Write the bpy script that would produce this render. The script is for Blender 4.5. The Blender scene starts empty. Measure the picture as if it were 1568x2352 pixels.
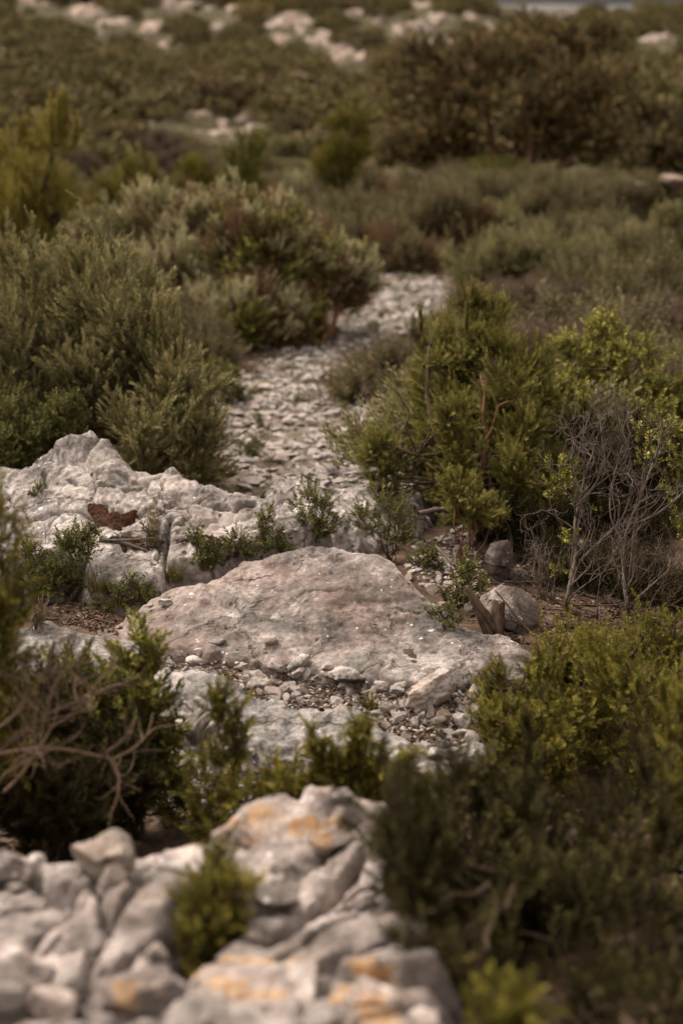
import bpy, bmesh, math, random
import numpy as np
from mathutils import Vector

# ------------------------------------------------------------------ basics
scene = bpy.context.scene
COL = scene.collection
PITCH = math.radians(19.35)
CP, SP = math.cos(PITCH), math.sin(PITCH)
W, H = 1568.0, 2352.0            # picture units used for the survey of the place


def ray(px, py):
    xc = (np.asarray(px, float) / W - .5) * .48
    yc = (.5 - np.asarray(py, float) / H) * .72
    return np.stack([xc, CP + yc * SP + 0 * xc, -SP + yc * CP + 0 * xc], -1)


def pt(px, py, Y):
    d = ray(px, py)
    t = Y / d[..., 1]
    return d * np.asarray(t)[..., None], t


# ------------------------------------------------------------------ noise
_r = np.random.default_rng(11)
PERM = np.concatenate([_r.permutation(256)] * 3)
GRAD = _r.normal(size=(256, 3))
GRAD /= np.linalg.norm(GRAD, axis=1)[:, None]


def pnoise(P):
    P = np.asarray(P, float)
    i = np.floor(P).astype(int)
    f = P - i
    i &= 255
    u = f * f * f * (f * (f * 6 - 15) + 10)
    out = 0
    for a in (0, 1):
        for b in (0, 1):
            for c in (0, 1):
                h = PERM[PERM[PERM[(i[:, 0] + a) & 255] + ((i[:, 1] + b) & 255)] + ((i[:, 2] + c) & 255)]
                g = GRAD[h]
                dot = g[:, 0] * (f[:, 0] - a) + g[:, 1] * (f[:, 1] - b) + g[:, 2] * (f[:, 2] - c)
                w = (u[:, 0] if a else 1 - u[:, 0]) * (u[:, 1] if b else 1 - u[:, 1]) * (u[:, 2] if c else 1 - u[:, 2])
                out = out + w * dot
    return out * 1.5


def fbm(P, octv=4, gain=.5):
    P = np.asarray(P, float)
    s, a, tot = 1.0, 1.0, 0
    for k in range(octv):
        tot = tot + a * pnoise(P * s + 17.3 * k)
        s *= 2.03
        a *= gain
    return tot


def ridged(P, octv=4):
    P = np.asarray(P, float)
    s, a, tot = 1.0, 1.0, 0
    for k in range(octv):
        tot = tot + a * (1 - 2 * np.abs(pnoise(P * s + 9.1 * k)))
        s *= 2.1
        a *= .5
    return tot


def cells(P, seed=0):
    """distance to nearest and second nearest feature point, and a random number of the nearest"""
    P = np.asarray(P, float)
    i = np.floor(P).astype(int)
    rng = np.random.default_rng(seed)
    F = rng.random((256, 4))
    d1 = np.full(len(P), 9.0)
    d2 = np.full(len(P), 9.0)
    idv = np.zeros(len(P))
    off = np.zeros((len(P), 3))
    tl = np.zeros((len(P), 3))
    for a in (-1, 0, 1):
        for b in (-1, 0, 1):
            for c in (-1, 0, 1):
                q = i + np.array([a, b, c])
                h = PERM[PERM[PERM[q[:, 0] & 255] + (q[:, 1] & 255)] + (q[:, 2] & 255)]
                fp = q + F[h, :3]
                d = np.linalg.norm(P - fp, axis=1)
                n = d < d1
                d2 = np.where(n, d1, np.minimum(d2, d))
                idv = np.where(n, F[h, 3], idv)
                off = np.where(n[:, None], P - fp, off)
                tl = np.where(n[:, None], GRAD[h], tl)
                d1 = np.where(n, d, d1)
    return d1, d2, idv, (off * tl)[:, :2].sum(1)


def xyz(x, y, z=0.0):
    x, y, z = np.broadcast_arrays(np.asarray(x, float), np.asarray(y, float), np.asarray(z, float)) if np.ndim(y) == 0 or np.ndim(z) == 0 else (np.asarray(x), np.asarray(y), np.asarray(z))
    return np.stack([np.ravel(x), np.ravel(y), np.ravel(z)], -1)


# ------------------------------------------------------------------ mesh helpers
def mesh(name, V, F, mat=None, smooth=False, tint=None):
    """F: list of int arrays (n,k); one mesh"""
    me = bpy.data.meshes.new(name)
    V = np.asarray(V, np.float32)
    me.vertices.add(len(V))
    me.vertices.foreach_set('co', V.ravel())
    Fs = F if isinstance(F, list) else [F]
    Fs = [np.asarray(f, np.int32) for f in Fs if len(f)]
    loops = np.concatenate([f.ravel() for f in Fs])
    counts = np.concatenate([np.full(len(f), f.shape[1], np.int32) for f in Fs])
    starts = np.concatenate([[0], np.cumsum(counts)[:-1]]).astype(np.int32)
    me.loops.add(len(loops))
    me.loops.foreach_set('vertex_index', loops)
    me.polygons.add(len(counts))
    me.polygons.foreach_set('loop_start', starts)
    me.polygons.foreach_set('use_smooth', np.full(len(counts), smooth))
    if tint is not None:
        at = me.attributes.new('tint', 'FLOAT', 'POINT')
        at.data.foreach_set('value', np.asarray(tint, np.float32))
    me.update(calc_edges=True)
    if mat is not None:
        me.materials.append(mat)
    return me


def link(name, me, loc=(0, 0, 0), parent=None):
    o = bpy.data.objects.new(name, me)
    COL.objects.link(o)
    if parent is not None:
        o.parent = parent
    o.location = [float(c) for c in loc]
    return o


def tag(o, label=None, cat=None, group=None, kind=None):
    for k, v in (('label', label), ('category', cat), ('group', group), ('kind', kind)):
        if v:
            o[k] = v
    return o


def empty(name, loc, label, cat, group=None):
    o = link(name, None, loc)
    return tag(o, label, cat, group)


def grid_faces(ny, nx, keep=None):
    j, i = np.meshgrid(np.arange(ny - 1), np.arange(nx - 1), indexing='ij')
    a = j * nx + i
    F = np.stack([a, a + 1, a + nx + 1, a + nx], -1).reshape(-1, 4)
    if keep is not None:
        F = F[keep.ravel()[F].all(1)]
    return F


def compact(V, F, *extra):
    used = np.unique(F)
    m = np.zeros(len(V), np.int64)
    m[used] = np.arange(len(used))
    return (V[used], m[F]) + tuple(e[used] for e in extra)


# ------------------------------------------------------------------ materials
class NT:
    def __init__(self, name, disp=False):
        self.m = bpy.data.materials.new(name)
        self.m.use_nodes = True
        self.t = self.m.node_tree
        self.t.nodes.clear()

    def n(self, typ, ins=None, **props):
        nd = self.t.nodes.new(typ)
        for k, v in props.items():
            setattr(nd, k, v)
        for k, v in (ins or {}).items():
            s = nd.inputs[k]
            if isinstance(v, bpy.types.NodeSocket):
                self.t.links.new(v, s)
            else:
                s.default_value = v
        return nd

    def noise(self, vec, scale, detail=5, rough=.55, out=0, dist=0.0):
        return self.n('ShaderNodeTexNoise', {'Vector': vec, 'Scale': scale, 'Detail': detail, 'Roughness': rough, 'Distortion': dist}).outputs[out]

    def ramp(self, fac, stops, interp='LINEAR'):
        nd = self.n('ShaderNodeValToRGB', {'Fac': fac})
        cr = nd.color_ramp
        cr.interpolation = interp
        while len(cr.elements) < len(stops):
            cr.elements.new(.5)
        for e, (p, c) in zip(cr.elements, stops):
            e.position = p
            e.color = (c if len(c) == 4 else (*c, 1)) if isinstance(c, (tuple, list)) else (c, c, c, 1)
        return nd.outputs[0]

    def mix(self, fac, a, b, mode='MIX'):
        nd = self.n('ShaderNodeMix', data_type='RGBA', blend_type=mode)
        for s, v in ((nd.inputs[0], fac), (nd.inputs[6], a), (nd.inputs[7], b)):
            if isinstance(v, bpy.types.NodeSocket):
                self.t.links.new(v, s)
            elif isinstance(v, (tuple, list)):
                s.default_value = (*v, 1) if len(v) == 3 else v
            else:
                s.default_value = v
        return nd.outputs[2]

    def math(self, op, a, b=0.0, clamp=False):
        nd = self.n('ShaderNodeMath', {0: a, 1: b}, operation=op, use_clamp=clamp)
        return nd.outputs[0]

    def done(self, bsdf):
        o = self.n('ShaderNodeOutputMaterial')
        self.t.links.new(bsdf, o.inputs['Surface'])
        return self.m

    def principled(self, col, rough=.9, normal=None, spec=.2):
        ins = {'Base Color': col, 'Roughness': rough, 'Specular IOR Level': spec}
        if normal is not None:
            ins['Normal'] = normal
        return self.n('ShaderNodeBsdfPrincipled', ins).outputs[0]

    def bump(self, h, strength=.4, dist=.01, normal=None):
        ins = {'Height': h, 'Strength': strength, 'Distance': dist}
        if normal is not None:
            ins['Normal'] = normal
        return self.n('ShaderNodeBump', ins).outputs[0]


def coords(nt, rand=True):
    tc = nt.n('ShaderNodeTexCoord')
    v = tc.outputs['Object']
    if rand:
        oi = nt.n('ShaderNodeObjectInfo')
        k = nt.math('MULTIPLY', oi.outputs['Random'], 37.0)
        v = nt.n('ShaderNodeVectorMath', {0: v, 1: nt.n('ShaderNodeCombineXYZ', {0: k, 1: k, 2: k}).outputs[0]}, operation='ADD').outputs[0]
        return v, oi.outputs['Random']
    return v, None


def rock_mat(name, dark=(.21, .195, .185), mid=(.37, .345, .325), light=(.52, .495, .475), warm=(.40, .29, .235),
             warm_amt=.55, orange=0.0, cracks=.8, spots=1.0, s=1.0, pits=1.0, rand=False, algae=.35, patch=None, crack_s=2.6, off=None):
    t = NT(name)
    v, rnd = coords(t, rand)
    if off:
        v = t.n('ShaderNodeVectorMath', {0: v, 1: off}, operation='ADD').outputs[0]
    base = t.ramp(t.noise(v, 3.4 * s, 8, .6, dist=.4), [(.38, dark), (.5, mid), (.62, light)])
    # mottled crust: finer scale
    fine = t.ramp(t.noise(v, 11 * s, 9, .72, dist=.5), [(.38, .58), (.48, .95), (.54, 1.08), (.63, 1.42)])
    c = t.mix(.95, base, fine, 'MULTIPLY')
    fine2 = t.ramp(t.noise(v, 38 * s, 6, .7), [(.38, .6), (.5, 1.0), (.62, 1.4)])
    c = t.mix(.9, c, fine2, 'MULTIPLY')
    wf = t.ramp(t.noise(v, 1.7 * s, 6, .6), [(.46, 0.0), (.60, warm_amt)])
    c = t.mix(wf, c, t.mix(.55, warm, c))
    c = t.mix(t.ramp(t.noise(v, 6.1 * s, 6, .6), [(.50, 0.0), (.62, algae)]), c, (.15, .142, .128))
    grain = t.ramp(t.noise(v, 120 * s, 4, .7), [(.3, .72), (.7, 1.25)])
    c = t.mix(.8, c, grain, 'MULTIPLY')
    # white crustose lichen discs
    if spots:
        w = t.noise(v, 9 * s, 2, out=1)
        vv = t.mix(.035 / s, v, w, 'ADD')
        for sc, lim, gate in ((9, .13, .56), (26, .17, .54)):
            vd = t.n('ShaderNodeTexVoronoi', {'Vector': vv, 'Scale': sc * s}).outputs['Distance']
            near = t.ramp(vd, [(lim * .75, 1.0), (lim, 0.0)])
            g = t.ramp(t.noise(v, (2.6 if sc < 20 else 5.3) * s, 3), [(gate, 0.0), (gate + .03, 1.0)])
            c = t.mix(t.math('MULTIPLY', t.math('MULTIPLY', near, g), .75 * spots), c, (.68, .66, .63))
    if orange:
        tcv = t.n('ShaderNodeTexCoord').outputs['Object']
        for (ctr, rad) in patch:
            dv = t.n('ShaderNodeVectorMath', {0: tcv, 1: ctr}, operation='DISTANCE').outputs['Value']
            f_ = t.math('ADD', t.math('DIVIDE', dv, rad), t.math('MULTIPLY', t.math('SUBTRACT', t.noise(tcv, 16, 5, .65), .5), 3.2))
            k = t.ramp(f_, [(.62, 1.0), (.95, 0.0)])
            c = t.mix(t.math('MULTIPLY', t.math('MULTIPLY', k, orange), t.ramp(t.noise(tcv, 22, 6, .7), [(.36, .25), (.56, 1.0)])), c, t.ramp(t.noise(tcv, 30), [(.38, (.34, .165, .05)), (.62, (.38, .27, .175))]))
    h = t.math('ADD', t.math('MULTIPLY', t.noise(v, 18 * s, 9, .72), 1.0), t.math('MULTIPLY', t.noise(v, 90 * s, 5, .7), .35))
    if pits:
        vd = t.n('ShaderNodeTexVoronoi', {'Vector': t.mix(.03 / s, v, t.noise(v, 14 * s, 2, out=1), 'ADD'), 'Scale': 17 * s}).outputs['Distance']
        near = t.ramp(vd, [(.13, 1.0), (.22, 0.0)])
        g = t.ramp(t.noise(v, 4.1 * s, 3), [(.52, 0.0), (.57, 1.0)])
        k = t.math('MULTIPLY', near, g)
        c = t.mix(t.math('MULTIPLY', k, .85 * pits), c, (.05, .045, .04))
        h = t.math('SUBTRACT', h, t.math('MULTIPLY', k, .9))
    if cracks:
        vv = t.mix(.22 / s, v, t.noise(v, 4.5 * s, 5, .65, out=1), 'ADD')
        e = t.n('ShaderNodeTexVoronoi', {'Vector': vv, 'Scale': crack_s * s}, feature='DISTANCE_TO_EDGE').outputs['Distance']
        near = t.ramp(e, [(.010, 1.0), (.028, 0.0)])
        g = t.ramp(t.noise(v, 2.3 * s, 3), [(.45, 0.0), (.52, 1.0)])
        k = t.math('MULTIPLY', near, g)
        c = t.mix(t.math('MULTIPLY', k, cracks), c, (.085, .065, .055))
        h = t.math('SUBTRACT', h, t.math('MULTIPLY', k, 1.2))
    if rand:
        c = t.mix(1.0, c, t.ramp(rnd, [(0, .72), (.5, 1.0), (1, 1.22)]), 'MULTIPLY')
        c = t.mix(t.ramp(t.math('FRACT', t.math('MULTIPLY', rnd, 7.7)), [(.55, 0.0), (1, .5)]), c, t.mix(.5, c, (.45, .31, .24)))
    return t.done(t.principled(c, .92, t.bump(h, .75, .014 / s), .15))


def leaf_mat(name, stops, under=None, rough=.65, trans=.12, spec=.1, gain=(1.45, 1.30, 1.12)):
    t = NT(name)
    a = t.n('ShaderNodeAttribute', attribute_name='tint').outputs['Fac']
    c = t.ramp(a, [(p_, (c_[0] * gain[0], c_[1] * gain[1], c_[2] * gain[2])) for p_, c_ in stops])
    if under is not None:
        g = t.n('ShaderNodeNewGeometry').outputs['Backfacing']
        c = t.mix(t.math('MULTIPLY', g, .45), c, under)
    b = t.principled(c, rough, None, spec)
    tr = t.n('ShaderNodeBsdfTranslucent', {'Color': c}).outputs[0]
    mx = t.n('ShaderNodeMixShader', {0: trans, 1: b, 2: tr}).outputs[0]
    return t.done(mx)


def bark_mat(name, a, b, s=1.0):
    t = NT(name)
    v, r = coords(t, True)
    st = t.n('ShaderNodeMapping', {'Vector': v, 'Scale': (1, 1, .25)}).outputs[0]
    n = t.noise(st, 60 * s, 6, .65)
    c = t.ramp(n, [(.3, a), (.7, b)])
    return t.done(t.principled(c, .9, t.bump(n, .8, .006), .1))

# ------------------------------------------------------------------ camera, sky, light
cam = bpy.data.cameras.new('camera')
camo = bpy.data.objects.new('camera', cam)
COL.objects.link(camo)
camo.rotation_euler = (math.pi / 2 - PITCH, 0, 0)
cam.sensor_fit = 'VERTICAL'
cam.sensor_height = 36
cam.lens = 50
cam.clip_start = .05
cam.clip_end = 8000
cam.dof.use_dof = True
cam.dof.focus_distance = 6.15
cam.dof.aperture_fstop = 1.4
scene.camera = camo

SUN_EL, SUN_AZ = math.radians(48), math.radians(-55)      # azimuth from +Y (ahead), negative = left
w = bpy.data.worlds.new('World')
scene.world = w
w.use_nodes = True
wt = w.node_tree
wt.nodes.clear()
sky = wt.nodes.new('ShaderNodeTexSky')
sky.sky_type = 'NISHITA'
sky.sun_disc = False
sky.sun_elevation = SUN_EL
sky.sun_rotation = SUN_AZ
sky.dust_density = 4
sky.ozone_density = 1
# an even cloud sheet over the clear sky: colour drained to a warm grey, brightest overhead
hs = wt.nodes.new('ShaderNodeHueSaturation')
hs.inputs['Saturation'].default_value = .06
wt.links.new(sky.outputs[0], hs.inputs['Color'])
tc = wt.nodes.new('ShaderNodeTexCoord')
sx = wt.nodes.new('ShaderNodeSeparateXYZ')
wt.links.new(tc.outputs['Generated'], sx.inputs[0])
rp = wt.nodes.new('ShaderNodeValToRGB')
rp.color_ramp.elements[0].position = 0
rp.color_ramp.elements[0].color = (.33, .31, .285, 1)
rp.color_ramp.elements[1].position = 1
mid_ = rp.color_ramp.elements.new(.38)
mid_.color = (.47, .423, .362, 1)
rp.color_ramp.elements[2].color = (1.66, 1.47, 1.25, 1)
wt.links.new(sx.outputs['Z'], rp.inputs['Fac'])
mul = wt.nodes.new('ShaderNodeMix')
mul.data_type = 'RGBA'
mul.blend_type = 'MULTIPLY'
mul.inputs[0].default_value = 1
wt.links.new(hs.outputs[0], mul.inputs[6])
wt.links.new(rp.outputs[0], mul.inputs[7])
bg = wt.nodes.new('ShaderNodeBackground')
bg.inputs['Strength'].default_value = .135
wt.links.new(mul.outputs[2], bg.inputs['Color'])
wo = wt.nodes.new('ShaderNodeOutputWorld')
wt.links.new(bg.outputs[0], wo.inputs['Surface'])

sun = bpy.data.lights.new('sun', 'SUN')
sun.energy = 1.0
sun.angle = math.radians(24)
sun.color = (1, .94, .86)
so = bpy.data.objects.new('sun', sun)
COL.objects.link(so)
sd = Vector((math.sin(SUN_AZ) * math.cos(SUN_EL), math.cos(SUN_AZ) * math.cos(SUN_EL), math.sin(SUN_EL)))
so.rotation_euler = sd.to_track_quat('Z', 'Y').to_euler()

scene.view_settings.view_transform = 'Standard'
scene.view_settings.look = 'None'
scene.view_settings.exposure = 1.46
scene.view_settings.gamma = 1
scene.render.engine = 'CYCLES'
cy = scene.cycles
cy.max_bounces = 5
cy.diffuse_bounces = 2
cy.glossy_bounces = 2
cy.transmission_bounces = 2
cy.transparent_max_bounces = 4
cy.caustics_reflective = cy.caustics_refractive = False
cy.use_denoising = True
cy.denoiser = 'OPENIMAGEDENOISE'

# ------------------------------------------------------------------ the ground
PY = np.array([-40, -5, 0, 1, 2, 3.2, 3.7, 4.4, 4.7, 4.95, 5.3, 6.2, 7.5, 10, 13.5, 18.5, 26, 34, 45, 58, 85, 125, 180, 210])
PZ = np.array([-1.2, -1.5, -1.72, -1.78, -1.95, -2.2, -2.5, -2.63, -2.58, -2.50, -2.48, -2.58, -2.68, -2.9, -3.2, -3.42, -3.7, -3.95, -4.5, -4.5, -4.06, -2.55, 1.5, 3.0])


def profile(y):
    s = np.zeros_like(y)
    for k in (-.5, -.25, 0, .25, .5):
        s = s + np.interp(y + k * (.2 + .3 * np.maximum(0, np.abs(y) - 7)), PY, PZ)
    return s / 5


def terrain(x, y):
    x = np.asarray(x, float)
    y = np.asarray(y, float)
    z = profile(y)
    a = x / np.maximum(y, 1.0)
    # the hillside is higher on the left and runs out on the right
    f = np.clip((a - .055) / .085, 0, 1)
    f = f * f * (3 - 2 * f)
    z = np.where(y > 95, z + np.clip((y - 95) / 85, 0, 1) * -f * 2.7, z)
    far = np.clip((y - 200) / 150, 0, 1)
    z = z - far * far * (6 + 18 * f)
    z = np.where(y > 400, z * 0 + np.minimum(z, -14), z)
    P = xyz(x, y)
    n = fbm(P * .35, 3).reshape(x.shape)
    z = z + n * np.clip((y - 8) / 60, 0, 1) * .9 * np.clip((400 - y) / 100, 0, 1)
    z = z + fbm(P * 2.1 + 5, 3).reshape(x.shape) * .045 * np.clip((40 - y) / 10, 0, 1)
    return z


def geo(a, b, n):
    return np.geomspace(a, b, n)


yy = np.concatenate([np.linspace(-6, 1.4, 16), np.arange(1.5, 9, .05), geo(9, 60, 170), geo(61, 420, 130), geo(450, 6000, 14)])
ss = np.concatenate([-geo(.9, .34, 18), np.linspace(-.33, .33, 190), geo(.34, .9, 18)])
ss = np.concatenate([[-3, -1.6], ss, [1.6, 3]])
gx = ss[None, :] * (np.maximum(yy, 0) + 1.2)[:, None]
gy = np.repeat(yy[:, None], len(ss), 1)
gz = terrain(gx, gy)

t = NT('ground_soil_and_low_scrub')
gv = t.n('ShaderNodeNewGeometry').outputs['Position']
yv = t.n('ShaderNodeSeparateXYZ', {0: gv}).outputs['Y']
soil = t.ramp(t.noise(gv, 9, 8, .7), [(.3, (.028, .019, .013)), (.5, (.075, .048, .033)), (.66, (.15, .10, .072)), (.78, (.30, .26, .22))])
scr = t.ramp(t.noise(gv, .8, 8, .65), [(.3, (.03, .025, .013)), (.55, (.06, .05, .026)), (.72, (.13, .098, .064))])
g_far = t.ramp(t.math('DIVIDE', yv, 60), [(.2, 0.0), (.5, 1.0)])
gc = t.mix(g_far, soil, scr)
gh = t.noise(gv, 28, 8, .7)
GROUND_M = t.done(t.principled(gc, .95, t.bump(gh, .9, .02), .1))
ground = link('ground', mesh('ground', np.stack([gx, gy, gz], -1).reshape(-1, 3), grid_faces(len(yy), len(ss)), GROUND_M, True))
tag(ground, kind='structure')

# a far low ridge beyond the hillside on the right
n = 160
hx = np.linspace(-500, 900, n)
rows = []
prof = np.interp(hx, [-500, 0, 250, 320, 420, 600, 900], [7, 7, 6.6, 5.6, 1.6, -2.5, -6])
for k, (dy, hh) in enumerate(((-160, 0), (-90, .45), (-40, .8), (0, 1), (60, .95), (200, .3))):
    zz = -16 + (prof + 16) * hh + fbm(xyz(hx * .02, dy * .02), 3) * 1.4 * hh
    rows.append(np.stack([hx, 1350 + dy + 0 * hx, zz], -1))
t = NT('far_hill_haze_tint')
gv = t.n('ShaderNodeNewGeometry').outputs['Position']
hc = t.ramp(t.noise(gv, .03, 6), [(.35, (.085, .078, .076)), (.65, (.115, .105, .098))])  # distance haze is put into the ridge colour as a grey-mauve tone
far_hills = link('hills', mesh('hills', np.concatenate(rows), grid_faces(len(rows), n), t.done(t.principled(hc, 1)), True))
tag(far_hills, kind='structure')

# ------------------------------------------------------------------ standing surfaces that later things are set down on
SURF = []


def surf(x, y):
    x = np.asarray(x, float)
    y = np.asarray(y, float)
    z = terrain(x, y)
    for s in SURF:
        i = np.round((x - s['x0']) / s['res']).astype(int)
        j = np.round((y - s['y0']) / s['res']).astype(int)
        ok = (i >= 0) & (j >= 0) & (i < s['nx']) & (j < s['ny'])
        zz = np.full(x.shape, -99.0)
        zz[ok] = s['Z'][j[ok], i[ok]]
        z = np.maximum(z, zz)
    return z


TS = geo(1.2, 420, 5200)


TS = geo(1.2, 420, 800)


def hit(px, py):
    """the point of the ground or a rock seen at this picture position, and its depth"""
    d = ray(px, py)
    P = TS[:, None] * d
    b = P[:, 2] < surf(P[:, 0], P[:, 1])
    if not b.any():
        return P[-1].copy(), TS[-1]
    k = max(1, int(np.argmax(b)))
    ts = np.linspace(TS[k - 1], TS[k], 24)
    P = ts[:, None] * d
    z = surf(P[:, 0], P[:, 1])
    j = int(np.argmax(P[:, 2] <= z)) if (P[:, 2] <= z).any() else 23
    p = P[j].copy()
    p[2] = z[j]
    return p, ts[j]


def poly_sd(x, y, poly):
    """signed distance to a polygon, inside negative"""
    P = np.asarray(poly, float)
    d = np.full(x.shape, 1e9)
    ins = np.zeros(x.shape, bool)
    for a, b in zip(P, np.roll(P, -1, 0)):
        e = b - a
        L = max(e @ e, 1e-12)
        tt = np.clip(((x - a[0]) * e[0] + (y - a[1]) * e[1]) / L, 0, 1)
        d = np.minimum(d, np.hypot(x - a[0] - tt * e[0], y - a[1] - tt * e[1]))
        c = (a[1] > y) != (b[1] > y)
        xi = a[0] + (y - a[1]) * e[0] / (e[1] if abs(e[1]) > 1e-12 else 1e-12)
        ins ^= c & (x < xi)
    return np.where(ins, -d, d)


def line_d(x, y, pts):
    d = np.full(x.shape, 1e9)
    for a, b in zip(pts[:-1], pts[1:]):
        e = b - a
        tt = np.clip(((x - a[0]) * e[0] + (y - a[1]) * e[1]) / max(e @ e, 1e-12), 0, 1)
        d = np.minimum(d, np.hypot(x - a[0] - tt * e[0], y - a[1] - tt * e[1]))
    return d


def rbf(ctrl):
    C = np.asarray(ctrl, float)
    n = len(C)
    D = np.hypot(C[:, None, 0] - C[None, :, 0], C[:, None, 1] - C[None, :, 1])
    A = np.zeros((n + 3, n + 3))
    A[:n, :n] = D + np.eye(n) * -.02
    A[:n, n] = A[n, :n] = 1
    A[:n, n + 1:] = C[:, :2]
    A[n + 1:, :n] = C[:, :2].T
    w = np.linalg.solve(A, np.concatenate([C[:, 2], [0, 0, 0]]))

    def f(x, y):
        z = w[n] + w[n + 1] * x + w[n + 2] * y
        for k in range(n):
            z = z + w[k] * np.hypot(x - C[k, 0], y - C[k, 1])
        return z
    return f


def slab(name, label, cat, outline, inner, mat, res=.007, margin=.3, seed=0, low=(.05, 2.2), mid=(.018, 8), fine=(.005, 30),
         blocks=None, cracks=(), holes=(), edge=.05, drop=2.2, round_=.10, step=None, group=None, pit=.010):
    """a rock outcrop: its surface runs through surveyed points; beyond the outline it falls off into the ground"""
    oc = np.array([pt(*p)[0] for p in outline])
    ic = np.array([pt(*p)[0] for p in inner]).reshape(-1, 3)
    f = rbf(np.concatenate([oc, ic]))
    poly = oc[:, :2]
    x0, y0 = poly.min(0) - margin
    x1, y1 = poly.max(0) + margin
    nx, ny = int((x1 - x0) / res) + 2, int((y1 - y0) / res) + 2
    X, Y = np.meshgrid(x0 + np.arange(nx) * res, y0 + np.arange(ny) * res)
    Q = xyz(X, Y, seed * 3.7)
    sd = poly_sd(X, Y, poly) + (fbm(Q * 4.5 + 3, 4) * edge).reshape(X.shape)
    Z = f(X, Y)
    o = np.maximum(0, sd + round_)
    Z = Z - np.where(o < round_, .5 * o * o / round_ * .55, .5 * round_ * .55 + (o - round_) * drop * (1 + .5 * fbm(Q * 6, 3).reshape(X.shape)))
    P3 = np.stack([X.ravel(), Y.ravel(), Z.ravel()], -1) + seed * 3.7
    dz = low[0] * fbm(P3 * low[1], 3) + mid[0] * (ridged(P3 * mid[1], 4) - .7) + fine[0] * fbm(P3 * fine[1], 4)
    # small solution hollows
    d1, d2, idv, tl = cells(P3 * 21, seed)
    dz = dz - pit * np.exp(-(d1 / .30) ** 2) * (idv > .55) * np.clip(fbm(P3 * 2.7 + 9, 2) * 3 + .4, 0, 1)
    if step:
        lay = (P3[:, 2] + .06 * fbm(P3 * 3, 3) + step[1] * P3[:, 0]) / step[0]
        fr = lay - np.floor(lay)
        dz = dz + step[0] * step[2] * (np.where(fr < .75, 0, (fr - .75) / .25) - fr)
    if blocks:
        wp = P3 + .16 / blocks[1] * np.stack([fbm(P3 * blocks[1] * 2 + k * 7, 3) for k in range(3)], -1)
        d1, d2, idv, tl = cells(wp * blocks[1] * np.array([1, 1.3, .25]), seed + 5)
        g = np.clip((d2 - d1) / .10, 0, 1)
        dz = dz + blocks[0] * ((idv - .5) + 1.6 * tl) - blocks[2] * (1 - g) ** 2
        wp2 = P3 + .07 / blocks[1] * np.stack([fbm(P3 * blocks[1] * 5 + k * 7, 2) for k in range(3)], -1)
        d1, d2, idv2, tl = cells(wp2 * blocks[1] * 2.4, seed + 6)
        dz = dz + blocks[0] * blocks[3] * ((idv2 - .5) + 1.6 * tl) - blocks[2] * blocks[3] * (1 - np.clip((d2 - d1) / .16, 0, 1)) ** 2
        d1, d2, idv2, tl = cells(wp2 * blocks[1] * 6.5, seed + 8)
        dz = dz + blocks[0] * blocks[4] * ((idv2 - .5) + 1.3 * tl)
    Z = Z + dz.reshape(X.shape)
    wob = fbm(Q * 14, 3).reshape(X.shape) * .012
    for path, depth, wd in cracks:
        # each crack follows the points where it is seen on this very rock
        cp = []
        for (px, py) in path:
            d = ray(px, py)
            tt = np.arange(1.5, 12, .004)
            pp = tt[:, None] * d
            b = pp[:, 2] < f(pp[:, 0], pp[:, 1])
            cp.append(pp[int(np.argmax(b))][:2])
        dd = line_d(X + wob, Y - wob, cp)
        Z = Z - depth * np.exp(-(dd / wd) ** 2)
    for (px, py, rr, depth) in holes:
        d = ray(px, py)
        tt = np.arange(1.5, 12, .004)
        pp = tt[:, None] * d
        c = pp[int(np.argmax(pp[:, 2] < f(pp[:, 0], pp[:, 1])))][:2]
        Z = Z - depth * np.exp(-(np.hypot(X - c[0], (Y - c[1]) * .8) / rr) ** 4)
    T = terrain(X, Y)
    keep = (Z > T - .10) & (sd < margin)
    J = np.stack([fbm(P3 * 7 + 31, 3), fbm(P3 * 7 + 77, 3)], -1) * .012
    V = np.stack([X.ravel() + J[:, 0], Y.ravel() + J[:, 1], Z.ravel()], -1)
    F = grid_faces(ny, nx, keep)
    V, F = compact(V, F)
    c = np.array([V[:, 0].mean(), V[:, 1].mean(), V[:, 2].min()])
    o = link(name, mesh(name, V - c, F, mat, True), c)
    tag(o, label, cat, group)
    SURF.append(dict(x0=x0, y0=y0, res=res, nx=nx, ny=ny, Z=np.where(keep, Z, -99)))
    return o


ROCK_PALE = rock_mat('limestone_pale', dark=(0.146, 0.126, 0.119), mid=(0.271, 0.238, 0.228), light=(0.404, 0.362, 0.347), warm_amt=.5, warm=(.37, .27, .215), pits=1.0, algae=.3, crack_s=4.2)
ROCK_MID = rock_mat('limestone_weathered', dark=(0.073, 0.062, 0.057), mid=(0.163, 0.139, 0.131), light=(0.318, 0.280, 0.267), warm_amt=.9, warm=(.20, .122, .10), cracks=.5, spots=.8, pits=.6, off=(.35, .8, 2.1))
ROCK_LOW = rock_mat('limestone_grey', dark=(0.120, 0.109, 0.104), mid=(0.206, 0.187, 0.181), light=(0.310, 0.282, 0.271), warm_amt=.25, cracks=.4, spots=.5, pits=.4)
ROCK_NEAR = rock_mat('limestone_lichened', dark=(0.103, 0.086, 0.080), mid=(0.228, 0.194, 0.184), light=(0.387, 0.336, 0.323), warm_amt=.6, warm=(.36, .26, .22), cracks=.0, spots=1.0, s=.8, algae=.4)
ROCK_STONE = rock_mat('limestone_loose', dark=(0.163, 0.140, 0.132), mid=(0.288, 0.252, 0.239), light=(0.413, 0.372, 0.357), warm_amt=.55, cracks=0, spots=.4, s=2.2, rand=True, pits=.4, algae=.2)
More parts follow.
